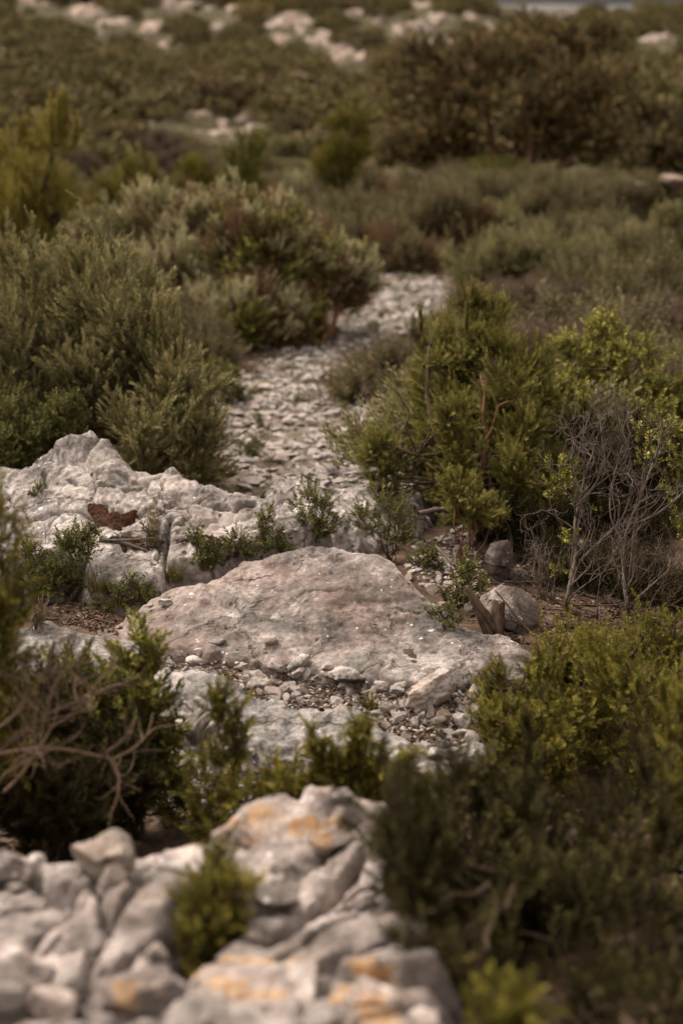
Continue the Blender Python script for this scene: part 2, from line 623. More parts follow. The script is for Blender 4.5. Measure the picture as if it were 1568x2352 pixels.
ROCK_BOULDER = rock_mat('limestone_brownish', dark=(0.103, 0.084, 0.072), mid=(0.172, 0.142, 0.124), light=(0.258, 0.220, 0.196), warm_amt=.5, cracks=.2, spots=.3, s=1.6, rand=True)

# left ledge, jagged point at the back
slab('rock_ledge', 'long pale cracked limestone ledge with a jagged raised point at its back', 'rock',
     [(-60, 1085, 6.9), (10, 1072, 6.95), (60, 1058, 6.95), (120, 1020, 6.95), (165, 1005, 6.97), (200, 991, 6.98), (235, 1003, 6.95), (268, 1030, 6.9), (284, 1062, 6.86),
      (310, 1092, 6.84), (345, 1098, 6.82), (400, 1084, 6.82), (450, 1098, 6.78), (520, 1112, 6.72), (580, 1128, 6.66), (650, 1146, 6.6), (720, 1150, 6.55), (735, 1180, 6.45),
      (690, 1215, 6.32), (560, 1238, 6.22), (460, 1262, 6.12), (380, 1282, 6.08), (250, 1262, 6.12), (120, 1262, 6.1), (-60, 1290, 6.05)],
     [(200, 1060, 6.86), (130, 1080, 6.82), (60, 1120, 6.72), (270, 1090, 6.78), (400, 1130, 6.66), (550, 1165, 6.52), (200, 1150, 6.56), (330, 1200, 6.36), (480, 1215, 6.34), (60, 1200, 6.38)],
     ROCK_PALE, seed=1, low=(.018, 2.6), mid=(.004, 11), fine=(.0035, 30), blocks=(.024, 3.2, .026, .34, .14), drop=3.0, round_=.05,
     cracks=[([(383, 1166), (405, 1150), (440, 1150), (466, 1157), (497, 1166), (541, 1170), (550, 1160), (585, 1157)], .06, .011),
             ([(389, 1190), (392, 1210), (385, 1227), (378, 1276)], .08, .013), ([(365, 1203), (362, 1240)], .05, .01),
             ([(103, 1080), (106, 1104), (98, 1124), (116, 1128)], .05, .011), ([(163, 1100), (189, 1115), (220, 1120), (264, 1118)], .05, .010),
             ([(290, 1130), (320, 1124), (334, 1110)], .04, .01), ([(360, 1150), (345, 1170), (320, 1180)], .04, .01), ([(300, 1222), (285, 1242)], .05, .012)],
     holes=[(228, 1175, .07, .04), (285, 1190, .08, .035), (330, 1252, .12, .07)])

slab('rock_block', 'small flat pale rock block below the cracked ledge between two tufts', 'rock',
     [(205, 1268, 6.12), (260, 1262, 6.14), (330, 1268, 6.12), (378, 1290, 6.04), (372, 1322, 5.92), (300, 1335, 5.88), (225, 1325, 5.92)], [(290, 1290, 6.03)],
     ROCK_PALE, seed=2, low=(.012, 4), mid=(.010, 9), fine=(.004, 32), drop=2.5, round_=.04, edge=.025)

# the big slab in the middle
slab('rock_slab', 'broad smooth domed limestone slab in the middle, brownish with pink stains', 'rock',
     [(235, 1425, 5.48), (320, 1378, 5.6), (400, 1328, 5.74), (470, 1318, 5.78), (515, 1288, 5.86), (560, 1268, 5.92), (620, 1272, 5.93), (670, 1252, 5.99), (740, 1242, 6.03),
      (800, 1250, 6.02), (850, 1262, 5.99), (890, 1282, 5.93), (925, 1312, 5.84), (960, 1345, 5.74), (1000, 1382, 5.63), (1050, 1415, 5.53), (1100, 1438, 5.45), (1160, 1455, 5.38), (1215, 1472, 5.31), (1245, 1500, 5.22),
      (1200, 1545, 5.08), (1100, 1568, 5.02), (1000, 1572, 5.0), (880, 1565, 5.02), (760, 1535, 5.08), (640, 1520, 5.14), (540, 1515, 5.16), (440, 1496, 5.22), (300, 1475, 5.3)],
     [(700, 1330, 5.75), (800, 1330, 5.76), (640, 1390, 5.54), (800, 1400, 5.54), (920, 1400, 5.52), (700, 1470, 5.30), (880, 1480, 5.27), (1040, 1490, 5.23), (500, 1400, 5.52), (560, 1340, 5.69)],
     ROCK_MID, res=.006, seed=3, low=(.05, 2.4), mid=(.0065, 9), fine=(.0045, 28), step=(.05, .22, .3), drop=2.6, round_=.07, edge=.03,
     cracks=[([(640, 1385), (700, 1372), (760, 1362), (800, 1352)], .012, .006), ([(880, 1385), (930, 1392), (960, 1396)], .015, .006), ([(850, 1340), (905, 1362), (950, 1390)], .014, .009)],
     holes=[(1000, 1490, .02, .015), (505, 1505, .02, .03)])

# the lower grey slab in front of the pebble band
slab('rock_shelf', 'low grey limestone shelf running under the front edge of the pebble band', 'rock',
     [(330, 1535, 5.05), (400, 1530, 5.07), (480, 1548, 5.02), (560, 1568, 4.96), (620, 1592, 4.89), (720, 1625, 4.80), (830, 1655, 4.73), (930, 1690, 4.64), (1020, 1715, 4.58), (1100, 1705, 4.6),
      (1110, 1760, 4.48), (1000, 1775, 4.44), (860, 1775, 4.44), (700, 1745, 4.5), (580, 1715, 4.56), (500, 1690, 4.6), (420, 1655, 4.68), (340, 1620, 4.78)],
     [(500, 1600, 4.88), (600, 1650, 4.74), (800, 1710, 4.6)],
     ROCK_LOW, res=.006, seed=4, step=(.05, -.1, .5), low=(.04, 2.6), mid=(.008, 6), fine=(.004, 26), drop=1.6, round_=.06, edge=.05)

slab('rock_step', 'low grey rock step at the left edge below the leaf litter', 'rock',
     [(40, 1440, 5.4), (110, 1418, 5.46), (180, 1440, 5.4), (250, 1462, 5.33), (330, 1480, 5.27), (330, 1530, 5.12), (200, 1530, 5.1), (60, 1530, 5.1)], [(180, 1480, 5.28)],
     ROCK_LOW, seed=5, low=(.02, 4), mid=(.008, 8), fine=(.004, 30), drop=2.5, round_=.04, edge=.03)

slab('rock_hump', 'pale worn rock hump crossing the stony path behind the low shrubs', 'rock',
     [(650, 1085, 7.7), (720, 1072, 7.8), (800, 1065, 7.85), (880, 1062, 7.85), (935, 1085, 7.7), (940, 1125, 7.35), (850, 1160, 7.1), (760, 1185, 6.95), (690, 1160, 7.1), (650, 1120, 7.35)],
     [(800, 1110, 7.45)], ROCK_PALE, seed=6, low=(.03, 3), mid=(.009, 7), fine=(.004, 30), drop=1.5, round_=.06, edge=.05)

# the fractured outcrop in the foreground
slab('rock_outcrop', 'large blurred grey outcrop of fractured limestone blocks across the near foreground', 'rock',
     [(-200, 1975, 2.92), (0, 1958, 2.95), (100, 1945, 2.97), (170, 1985, 2.9), (320, 1960, 2.95), (370, 1915, 3.02), (440, 1892, 3.06), (510, 1872, 3.09), (560, 1845, 3.13), (620, 1834, 3.15), (680, 1832, 3.15),
      (715, 1806, 3.18), (760, 1800, 3.2), (830, 1832, 3.15), (905, 1838, 3.12), (940, 1900, 3.02), (962, 1980, 2.86), (965, 2080, 2.66), (985, 2200, 2.42), (1040, 2330, 2.2), (1100, 2480, 2.0), (1100, 2700, 1.75), (-300, 2700, 1.75), (-300, 2300, 2.3)],
     [(600, 1950, 2.92), (780, 1900, 3.03), (300, 2060, 2.72), (100, 2100, 2.62), (450, 2100, 2.58), (700, 2100, 2.66), (600, 2250, 2.38), (300, 2300, 2.22), (850, 2250, 2.35)],
     ROCK_NEAR, res=.006, seed=7, low=(.03, 1.8), mid=(.005, 6), fine=(.004, 30), pit=.004, blocks=(.07, 1.9, .045, .12, .05), drop=3, round_=.05, edge=.04,
     cracks=[([(600, 2140), (690, 2060), (780, 1975), (830, 1930)], .07, .016), ([(690, 2080), (800, 2000), (900, 1960)], .05, .014), ([(380, 2280), (420, 2180), (470, 2120), (520, 2070)], .10, .03),
             ([(570, 2000), (470, 2060), (430, 2150), (410, 2210)], .09, .045), ([(590, 2010), (700, 1950), (820, 1860)], .05, .012), ([(640, 2200), (760, 2100), (900, 2020)], .05, .012), ([(150, 2050), (300, 2010)], .05, .014), ([(60, 2180), (240, 2130), (330, 2060)], .06, .014), ([(100, 2290), (260, 2230), (380, 2150)], .06, .014), ([(700, 2320), (800, 2200), (930, 2130)], .05, .012), ([(215, 2010), (240, 2120), (200, 2240)], .05, .012)])

# ------------------------------------------------------------------ plants
def rot_frames(D, rng):
    """random-roll matrices whose z axis is D"""
    D = D / np.linalg.norm(D, axis=1)[:, None]
    r = rng.normal(size=D.shape)
    X = np.cross(r, D)
    X /= np.linalg.norm(X, axis=1)[:, None] + 1e-9
    Y = np.cross(D, X)
    return np.stack([X, Y, D], -1)


def sprig(L, n, ll, lw, a0, a1, seed, stem=.0012, whorl=1, droop=0.0, tipn=0):
    """a leafy shoot along +z: leaves are folded diamonds; returns vertices, quads, leaf position 0..1"""
    rng = np.random.default_rng(seed)
    V, F, T = [], [], []
    k = 0
    for i in range(n):
        s = (i // whorl + .6) / (n / whorl)
        az = i * 2.39996 if whorl == 1 else (i // whorl) * 1.2 + (i % whorl) * 2 * math.pi / whorl
        az += rng.normal() * .25
        an = (a0 + (a1 - a0) * s) + rng.normal() * .15
        rad = np.array([math.cos(az), math.sin(az), 0])
        d = math.cos(an) * np.array([0, 0, 1]) + math.sin(an) * rad
        side = np.cross(d, rad + np.array([0, 0, .3]))
        side /= np.linalg.norm(side) + 1e-9
        up = np.cross(side, d)
        l = ll * (.75 + .5 * rng.random()) * (1 - .35 * s)
        wd = lw * (.8 + .4 * rng.random())
        b = np.array([0, 0, L * s]) + rad * stem
        V += [b, b + d * l * .5 + side * wd * .5 + up * l * .06, b + d * l - up * l * droop, b + d * l * .5 - side * wd * .5 + up * l * .06]
        F.append([k, k + 1, k + 2, k + 3])
        T += [s] * 4
        k += 4
    if stem:
        e = np.array([1, 0, 0]) * stem
        V += [-e, e, e * .5 + [0, 0, L], -e * .5 + [0, 0, L]]
        F.append([k, k + 1, k + 2, k + 3])
        T += [-1] * 4
    V = np.array(V)
    V[:, 2] -= L * .45
    return V, np.array(F), np.array(T)


def area(tp):
    V, F, _ = tp
    a = V[F]
    return .5 * np.linalg.norm(np.cross(a[:, 2] - a[:, 0], a[:, 3] - a[:, 1]), axis=1).sum()


def scatter(tps, P, D, S, rng, tint0=.35, tvar=.22, young=.3, patch=.22):
    """copies of shoot templates at P pointing along D, scaled S, joined; returns V, F, tint"""
    Vs, Fs, Ts = [], [], []
    which = rng.integers(0, len(tps), len(P))
    base = 0
    for q, (V, F, T) in enumerate(tps):
        m = which == q
        if not m.any():
            continue
        M = rot_frames(D[m], rng) * S[m][:, None, None]
        k = len(M)
        VV = np.einsum('kij,vj->kvi', M, V, optimize=True) + P[m][:, None, :]
        ft = np.repeat(rng.normal(size=(k, len(F))) * tvar * .5, 4, 1) if F.shape[1] == 4 else 0
        tt = tint0 + patch * fbm(P[m] * 4.0 + 3, 2)[:, None] + (rng.normal(size=k) * tvar)[:, None] + ft[:, :len(V)] + young * np.maximum(T, 0)[None, :] ** 2
        tt = np.where(T[None, :] < 0, .02, np.clip(tt, .05, 1))
        Vs.append(VV.reshape(-1, 3))
        Fs.append((F[None] + (np.arange(k) * len(V))[:, None, None] + base).reshape(-1, F.shape[1]))
        Ts.append(tt.ravel())
        base += k * len(V)
    return np.concatenate(Vs), np.concatenate(Fs), np.concatenate(Ts)


def tube(pts, rad, k=5, rough=0.0, seed=0, cap=True):
    pts = np.asarray(pts, float)
    n = len(pts)
    rad = np.broadcast_to(rad, (n,))
    tg = np.gradient(pts, axis=0)
    tg /= np.linalg.norm(tg, axis=1)[:, None] + 1e-9
    ref = np.array([.31, .95, .11])
    X = np.cross(tg, ref)
    X /= np.linalg.norm(X, axis=1)[:, None] + 1e-9
    Y = np.cross(tg, X)
    a = np.arange(k) * 2 * math.pi / k
    V = pts[:, None] + rad[:, None, None] * (np.cos(a)[None, :, None] * X[:, None] + np.sin(a)[None, :, None] * Y[:, None])
    V = V.reshape(-1, 3)
    if rough:
        V = V + (fbm(V * rough + seed, 2) * .3)[:, None] * np.repeat(rad, k)[:, None] * (V - np.repeat(pts, k, 0)) / (np.repeat(rad, k)[:, None] + 1e-9)
    i, j = np.meshgrid(np.arange(n - 1), np.arange(k), indexing='ij')
    A = i * k + j
    B = i * k + (j + 1) % k
    F = np.stack([A, B, B + k, A + k], -1).reshape(-1, 4)
    return V, F


def join(parts):
    Vs, Fs, b = [], [], 0
    for V, F in parts:
        Vs.append(V)
        Fs.append(F + b)
        b += len(V)
    return np.concatenate(Vs), np.concatenate(Fs)


def curve(a, b, rng, n=7, bow=.15, up=.1):
    """a bent path from a to b"""
    s = np.linspace(0, 1, n)[:, None]
    L = np.linalg.norm(b - a)
    m = (a + b) / 2 + rng.normal(size=3) * L * bow + np.array([0, 0, L * up])
    p = (1 - s) ** 2 * a + 2 * s * (1 - s) * m + s ** 2 * b
    jit = rng.normal(size=(n, 3)) * L * .025
    jit[0] = jit[-1] = 0
    return p + jit


R = math.radians
SPECIES = {}
COV = 1.7


def species(name, mat, tps, clump=.10, upn=.5, young=.3, tint0=.35, bark=None):
    SPECIES[name] = dict(mat=mat, tps=tps, clump=clump, upn=upn, young=young, tint0=tint0, area=np.mean([area(t_) for t_ in tps]), bark=bark)


BARK_RED = bark_mat('bark_reddish', (.085, .042, .026), (.26, .135, .085))
BARK_RUST = bark_mat('bark_rust', (.05, .028, .02), (.19, .095, .06))
BARK_GREY = bark_mat('bark_grey', (.06, .046, .037), (.18, .143, .12))
BARK_DARK = bark_mat('bark_dark', (.035, .024, .018), (.10, .068, .048))
BARK_BLEACHED = bark_mat('wood_bleached', (.075, .055, .045), (.42, .37, .33))
WOOD_ROT = bark_mat('wood_weathered', (.035, .023, .017), (.15, .103, .077))

M_OLIVE = leaf_mat('leaf_narrow_olive', [(0, (.085, .05, .03)), (.06, (.04, .041, .018)), (.45, (.078, .077, .035)), (.8, (.15, .145, .078)), (1, (.21, .20, .125))], (.16, .155, .105), gain=(2.2, 1.95, 1.5))
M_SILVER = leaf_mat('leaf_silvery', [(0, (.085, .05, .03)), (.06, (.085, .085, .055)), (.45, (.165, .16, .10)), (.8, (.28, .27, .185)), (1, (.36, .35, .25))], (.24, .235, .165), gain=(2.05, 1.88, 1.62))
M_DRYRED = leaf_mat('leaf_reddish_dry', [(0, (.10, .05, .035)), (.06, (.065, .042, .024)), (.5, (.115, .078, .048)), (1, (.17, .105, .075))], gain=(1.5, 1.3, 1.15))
M_JUNIPER = leaf_mat('needle_yellow_green', [(0, (.12, .065, .035)), (.06, (.038, .040, .010)), (.4, (.072, .074, .019)), (.75, (.14, .14, .042)), (1, (.225, .215, .085))], gain=(1.6, 1.48, 1.2))
M_PINE = leaf_mat('needle_pine', [(0, (.10, .06, .03)), (.06, (.045, .044, .010)), (.45, (.088, .083, .018)), (.8, (.15, .135, .035)), (1, (.21, .185, .06))], gain=(1.48, 1.40, 1.1))
M_KERMES = leaf_mat('leaf_kermes_oak', [(0, (.14, .10, .075)), (.06, (.055, .055, .013)), (.4, (.10, .098, .024)), (.75, (.185, .175, .05)), (1, (.28, .26, .09))], gain=(1.42, 1.36, 1.1))
M_BOX = leaf_mat('leaf_small_dark', [(0, (.11, .075, .05)), (.06, (.03, .034, .012)), (.45, (.058, .062, .021)), (.8, (.105, .107, .042)), (1, (.16, .16, .07))], gain=(1.6, 1.5, 1.25))
M_OAK = leaf_mat('leaf_brown_olive', [(0, (.08, .05, .03)), (.06, (.032, .026, .010)), (.45, (.066, .053, .020)), (.8, (.135, .112, .047)), (1, (.26, .19, .08))], gain=(.88, .76, .66))
M_GREY = leaf_mat('leaf_grey_green', [(0, (.08, .05, .04)), (.06, (.05, .046, .026)), (.45, (.09, .083, .049)), (.8, (.14, .132, .083)), (1, (.19, .18, .12))], gain=(1.4, 1.25, 1.05))
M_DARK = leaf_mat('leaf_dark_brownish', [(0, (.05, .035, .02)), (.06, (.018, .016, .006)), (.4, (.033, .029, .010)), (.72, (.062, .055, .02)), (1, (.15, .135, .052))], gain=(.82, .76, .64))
M_HEATH = leaf_mat('twig_heath', [(0, (.08, .055, .045)), (.06, (.065, .05, .042)), (.5, (.115, .092, .076)), (1, (.165, .138, .112))], gain=(1.5, 1.35, 1.2))
M_SCRUB = leaf_mat('leaf_hillside', [(0, (.03, .022, .012)), (.06, (.028, .024, .010)), (.5, (.072, .061, .027)), (1, (.155, .132, .06))], trans=.1, gain=(1.25, 1.15, .95))
M_GRASS = leaf_mat('grass_blade', [(0, (.07, .06, .02)), (.06, (.05, .05, .018)), (.5, (.09, .088, .032)), (1, (.20, .165, .08))])

species('olive', M_OLIVE, [sprig(.16, 26, .040, .0088, .5, .3, s) for s in (1, 2, 3)], .125, .8, .4, .36, BARK_RED)
species('olive_far', M_OLIVE, [sprig(.15, 16, .042, .011, .6, .35, s) for s in (1, 2)], .13, .7, .3, .36, BARK_RED)
species('silver', M_SILVER, [sprig(.14, 16, .040, .011, .7, .35, s) for s in (4, 5)], .10, .8, .35, .55, BARK_RED)
species('dryred', M_DRYRED, [sprig(.16, 12, .034, .010, .6, .4, s) for s in (6, 7)], .16, .7, .2, .4, BARK_RED)
species('juniper', M_JUNIPER, [sprig(.09, 46, .019, .0028, 1.0, .45, s) for s in (8, 9, 10)], .10, .55, .5, .30, BARK_RED)
species('pine', M_PINE, [sprig(.24, 44, .055, .0085, .75, .3, s, stem=.003) for s in (11, 12)], .16, .9, .35, .4, BARK_DARK)
species('kermes', M_KERMES, [sprig(.055, 15, .019, .0105, 1.0, .6, s) for s in (13, 14, 15)], .085, .5, .4, .34, BARK_GREY)
species('box', M_BOX, [sprig(.06, 15, .0165, .0088, 1.0, .5, s) for s in (16, 17, 18)], .055, .7, .35, .36, BARK_DARK)
species('rosette', M_KERMES, [sprig(.07, 20, .034, .0125, 1.15, .45, s) for s in (19, 20)], .075, .6, .35, .25, BARK_GREY)
species('yellowtuft', M_PINE, [sprig(.06, 30, .0145, .0048, .95, .45, s) for s in (21, 22, 23)], .09, .6, .4, .38, BARK_DARK)
species('softtuft', M_PINE, [sprig(.075, 30, .019, .0052, .85, .4, s) for s in (34, 35)], .08, .7, .4, .36, BARK_DARK)
species('darktuft', M_DARK, [sprig(.085, 30, .021, .0060, .95, .45, s) for s in (24, 25)], .11, .6, .4, .28, BARK_DARK)
species('oak', M_OAK, [sprig(.22, 14, .085, .05, 1.1, .7, s) for s in (26, 27)], .40, .5, .5, .40, BARK_DARK)
species('grey', M_GREY, [sprig(.20, 20, .042, .013, .7, .4, s) for s in (28, 29)], .24, .8, .4, .4, BARK_DARK)
species('heath', M_HEATH, [sprig(.15, 20, .022, .006, .5, .3, s, stem=.002) for s in (30, 31)], .11, .9, .2, .45, BARK_GREY)
species('green_far', M_JUNIPER, [sprig(.16, 18, .045, .016, .9, .5, s) for s in (32, 33)], .15, .6, .35, .33, BARK_DARK)


def blobs_world(blobs, depth=.85):
    out = []
    for b in blobs:
        c, tt = pt(b[0], b[1], b[2])
        m = .48 / W * tt
        rx, rz = b[3] * m, b[4] * m / .95
        out.append((c, np.array([rx, (rx + rz) / 2 * (b[5] if len(b) > 5 else depth), rz])))
    return out


def leaf_points(B, sp, rng, cov, part='all', fill=.25):
    s = SPECIES[sp]
    P, D, C = [], [], []
    for bi, (c, r) in enumerate(B):
        rm = r.mean()
        cr = min(s['clump'], rm * .5)
        A = 4 * math.pi * rm ** 2
        ncl = max(5, int(A / (math.pi * cr ** 2) * s.get('gap', .6)))
        nsp = max(6, int(cov * A / s['area']))
        d = rng.normal(size=(ncl * 2, 3))
        d /= np.linalg.norm(d, axis=1)[:, None]
        d = d[d[:, 2] > -.75][:ncl]
        cc = c + d * r * (.66 + .34 * rng.random(len(d)) ** .7)[:, None]
        ok = np.ones(len(cc), bool)
        for bj, (c2, r2) in enumerate(B):
            if bj != bi:
                ok &= np.linalg.norm((cc - c2) / r2, axis=1) > .68
        cc, d = cc[ok], d[ok]
        if len(cc) == 0:
            continue
        C.append(cc)
        # clumps are of unequal fullness
        wgt = rng.random(len(cc)) ** 1.2 + .12
        k = rng.choice(len(cc), int(nsp * (1 - fill) * ok.mean()) + 3, p=wgt / wgt.sum())
        g = rng.normal(size=(len(k), 3))
        g *= (rng.random(len(k)) ** .5 / np.linalg.norm(g, axis=1))[:, None]
        p = cc[k] + g * cr * np.array([1, 1, 1.15])
        dd = d[k] * .55 + g * .75 + np.array([0, 0, s['upn']]) + rng.normal(size=g.shape) * .22
        P.append(p)
        D.append(dd)
        n2 = int(nsp * fill)
        q = rng.normal(size=(n2, 3))
        q *= (rng.random(n2) ** .4 / np.linalg.norm(q, axis=1))[:, None] * .85
        P.append(c + q * r)
        D.append(q * .8 + np.array([0, 0, s['upn']]) + rng.normal(size=q.shape) * .5)
    return np.concatenate(P), np.concatenate(D), np.concatenate(C)


def limbs(base, B, C, rng, r0, nl, twig=.0035):
    parts = []
    nodes, nr = [], []
    top = np.array([b[0] for b in B])
    for k in range(nl):
        tgt = B[k % len(B)][0] + rng.normal(size=3) * B[k % len(B)][1] * .25
        st = base + rng.normal(size=3) * np.array([1, 1, 0]) * r0 * 1.6
        p = curve(st, tgt, rng, 9, .10, .05)
        rr = np.linspace(r0, r0 * .35, 9) * (.7 + .5 * rng.random())
        parts.append(tube(p, rr, 6, 30))
        nodes.append(p[3:])
        nr.append(rr[3:])
    nodes, nr = np.concatenate(nodes), np.concatenate(nr)
    for c in C:
        dd = np.linalg.norm(nodes - c, axis=1) + .8 * np.maximum(0, nodes[:, 2] - c[2] + .02)
        j = int(np.argmin(dd + rng.random(len(dd)) * .05))
        p = curve(nodes[j], c, rng, 6, .14, -.04)
        parts.append(tube(p, np.linspace(nr[j] * .6, twig, 6), 4))
    return join(parts)


def ground_at(px, Y):
    z = -2.5
    for _ in range(8):
        t_ = Y * CP - z * SP
        x = (px / W - .5) * .48 * t_
        z = float(terrain(np.array([x]), np.array([Y]))[0])
    return np.array([x, Y, z])


def bush(name, label, cat, base, blobs, sp, seed, cov=1.1, r0=.018, nl=6, scale=1.0, extra=(), group=None, bark=None, fill=.25,
         leafname='foliage', stemname='branches', shoots=(), depth=.85, tint0=None, skirt=True, rag=0, top=None, auto=False, loose=.25):
    rng = np.random.default_rng(seed)
    s = SPECIES[sp]
    if auto:                                    # stand it where its lower edge meets the ground
        low = max(blobs, key=lambda q: q[1] + q[4])
        yb = hit(low[0], low[1] + low[4] * .9)[0][1] + low[3] * .48 / W * low[2] * .55
        dy = yb - low[2]
        blobs = [(q[0], q[1], q[2] + dy) + tuple(q[3:]) for q in blobs]
        base = (base[0], yb)
    b0 = ground_at(*base) if len(base) == 2 else np.array(base)
    b0 = b0 - np.array([0, 0, .02])
    B = blobs_world(blobs, depth)
    if skirt:                                   # foliage comes down towards the ground
        for c, r in list(B):
            for k in (1, 2, 3):
                c2 = c - np.array([0, 0, r[2] * .95 * k])
                if c2[2] - r[2] * .3 < float(terrain(c2[0:1], c2[1:2])[0]) + .05:
                    break
                if all(np.linalg.norm((c2 - c3) / r3) > .8 for c3, r3 in B):
                    B.append((c2, r * .9))
    cov = cov * COV
    root = empty(name, b0, label, cat, group)
    P, D, C = leaf_points(B, sp, rng, cov, fill=fill)
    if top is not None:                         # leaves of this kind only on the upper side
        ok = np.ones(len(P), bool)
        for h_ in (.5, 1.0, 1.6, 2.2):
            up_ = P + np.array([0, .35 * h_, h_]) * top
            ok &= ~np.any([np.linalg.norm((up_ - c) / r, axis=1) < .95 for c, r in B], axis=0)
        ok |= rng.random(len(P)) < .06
        P, D = P[ok], D[ok]
    ok = P[:, 2] > surf(P[:, 0], P[:, 1]) + .01
    P, D = P[ok], D[ok]
    C = C[C[:, 2] > surf(C[:, 0], C[:, 1])]
    S = (.75 + .5 * rng.random(len(P))) * scale
    if rag and len(C):                          # ragged leaders standing out of the crown
        hi = C[C[:, 2] > np.quantile(C[:, 2], .35)]
        for c in hi[rng.integers(0, len(hi), rag)]:
            d_ = np.array([0, 0, .9]) + rng.normal(size=3) * .35
            ln = s['clump'] * (1.0 + 1.6 * rng.random())
            n = 7
            k_ = rng.random(n)[:, None]
            P = np.concatenate([P, c + k_ * d_ * ln + rng.normal(size=(n, 3)) * .012])
            D = np.concatenate([D, d_ + rng.normal(size=(n, 3)) * .22])
            S = np.concatenate([S, scale * (.7 + .35 * rng.random(n))])
    for (pts, n) in shoots:                     # long upright leaders
        q = np.array([pt(*a)[0] for a in pts])
        tt = np.sort(rng.random(n))
        i = np.minimum((tt * (len(q) - 1)).astype(int), len(q) - 2)
        f = (tt * (len(q) - 1) - i)[:, None]
        P = np.concatenate([P, q[i] * (1 - f) + q[i + 1] * f])
        D = np.concatenate([D, (q[i + 1] - q[i]) / np.linalg.norm(q[i + 1] - q[i], axis=1)[:, None] + rng.normal(size=(n, 3)) * loose])
        S = np.concatenate([S, np.full(n, scale) * (.7 + .4 * rng.random(n))])
    V, F, T = scatter(s['tps'], P, D, S, rng, s['tint0'] if tint0 is None else tint0, .17, s['young'])
    link(leafname, mesh(leafname, V - b0, F, s['mat'], False, T), parent=root)
    for (nm, sp2, cov2, shrink) in extra:       # e.g. dry inner leaves
        s2 = SPECIES[sp2]
        B2 = [(c + np.array([0, 0, -r[2] * .12]), r * shrink) for c, r in B]
        P2, D2, _ = leaf_points(B2, sp2, rng, cov2)
        ok = P2[:, 2] > surf(P2[:, 0], P2[:, 1])
        P2, D2 = P2[ok], D2[ok]
        V, F, T = scatter(s2['tps'], P2, D2, .8 + .5 * rng.random(len(P2)), rng, s2['tint0'], .2, s2['young'])
        link(nm, mesh(nm, V - b0, F, s2['mat'], False, T), parent=root)
    V, F = limbs(b0, B, C, rng, r0, nl)
    link(stemname, mesh(stemname, V - b0, F, bark or s['bark'], True), parent=root)
    return root



# ------------------------------------------------------------------ shrubs and trees, from the ledge outwards
bush('olive_shrub', 'tall silvery olive-green shrub with reddish stems directly behind the pale ledge', 'shrub', (180, 8.3),
     [(120, 730, 8.7, 150, 150), (265, 690, 8.5, 105, 115), (30, 850, 8.4, 150, 160), (215, 880, 8.3, 150, 140), (325, 800, 8.3, 95, 100), (70, 640, 8.9, 120, 75), (180, 640, 8.8, 110, 75), (-90, 760, 8.5, 120, 150)],
     'olive', 1, cov=.95, r0=.022, nl=11, rag=70, tint0=.44)
bush('olive_shrub', 'spreading olive-green shrub with long slanting shoots beside the stony path', 'shrub', (300, 7.75),
     [(410, 920, 8.0, 95, 90), (450, 1005, 7.8, 62, 75), (365, 1010, 7.7, 100, 75), (410, 850, 8.2, 75, 60), (340, 930, 8.1, 80, 80)],
     'olive', 2, cov=.95, r0=.018, nl=8, rag=40, tint0=.44, shoots=[([(330, 1000, 7.6), (400, 900, 7.6), (450, 820, 7.6)], 26), ([(380, 1020, 7.5), (450, 930, 7.5), (520, 870, 7.5)], 26), ([(290, 1010, 7.6), (350, 980, 7.5), (390, 930, 7.5)], 20)])
bush('box_shrub', 'low dark-leaved shrub at the far left behind the jagged rock point', 'shrub', (60, 7.6),
     [(50, 990, 7.6, 90, 60), (155, 965, 7.6, 55, 45), (-30, 1040, 7.4, 70, 60), (0, 930, 7.8, 70, 50)], 'box', 3, cov=1.2, r0=.012)

bush('silver_shrub', 'wide shrub with silver-green top and reddish middle, left half of its row', 'shrub', (370, 13.2),
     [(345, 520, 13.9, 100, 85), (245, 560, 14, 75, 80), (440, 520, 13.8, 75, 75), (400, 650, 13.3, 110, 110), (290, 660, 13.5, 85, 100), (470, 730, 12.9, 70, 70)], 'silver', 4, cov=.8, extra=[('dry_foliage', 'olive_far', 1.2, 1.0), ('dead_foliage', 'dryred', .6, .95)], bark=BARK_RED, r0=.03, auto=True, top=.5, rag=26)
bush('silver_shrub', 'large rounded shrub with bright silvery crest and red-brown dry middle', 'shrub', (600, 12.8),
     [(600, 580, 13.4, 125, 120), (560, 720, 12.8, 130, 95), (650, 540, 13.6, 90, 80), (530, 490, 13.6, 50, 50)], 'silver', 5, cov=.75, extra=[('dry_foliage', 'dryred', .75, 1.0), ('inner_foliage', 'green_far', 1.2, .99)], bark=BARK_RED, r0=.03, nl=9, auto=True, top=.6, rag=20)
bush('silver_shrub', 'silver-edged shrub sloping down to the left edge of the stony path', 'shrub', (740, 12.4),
     [(750, 640, 12.9, 88, 88), (650, 730, 12.4, 85, 68), (820, 640, 12.9, 34, 72)], 'silver', 6, skirt=False, cov=.75, extra=[('dry_foliage', 'dryred', .8, 1.0), ('inner_foliage', 'green_far', 1.0, .99)], bark=BARK_RED, r0=.025, nl=8, auto=True, top=.55, rag=15)

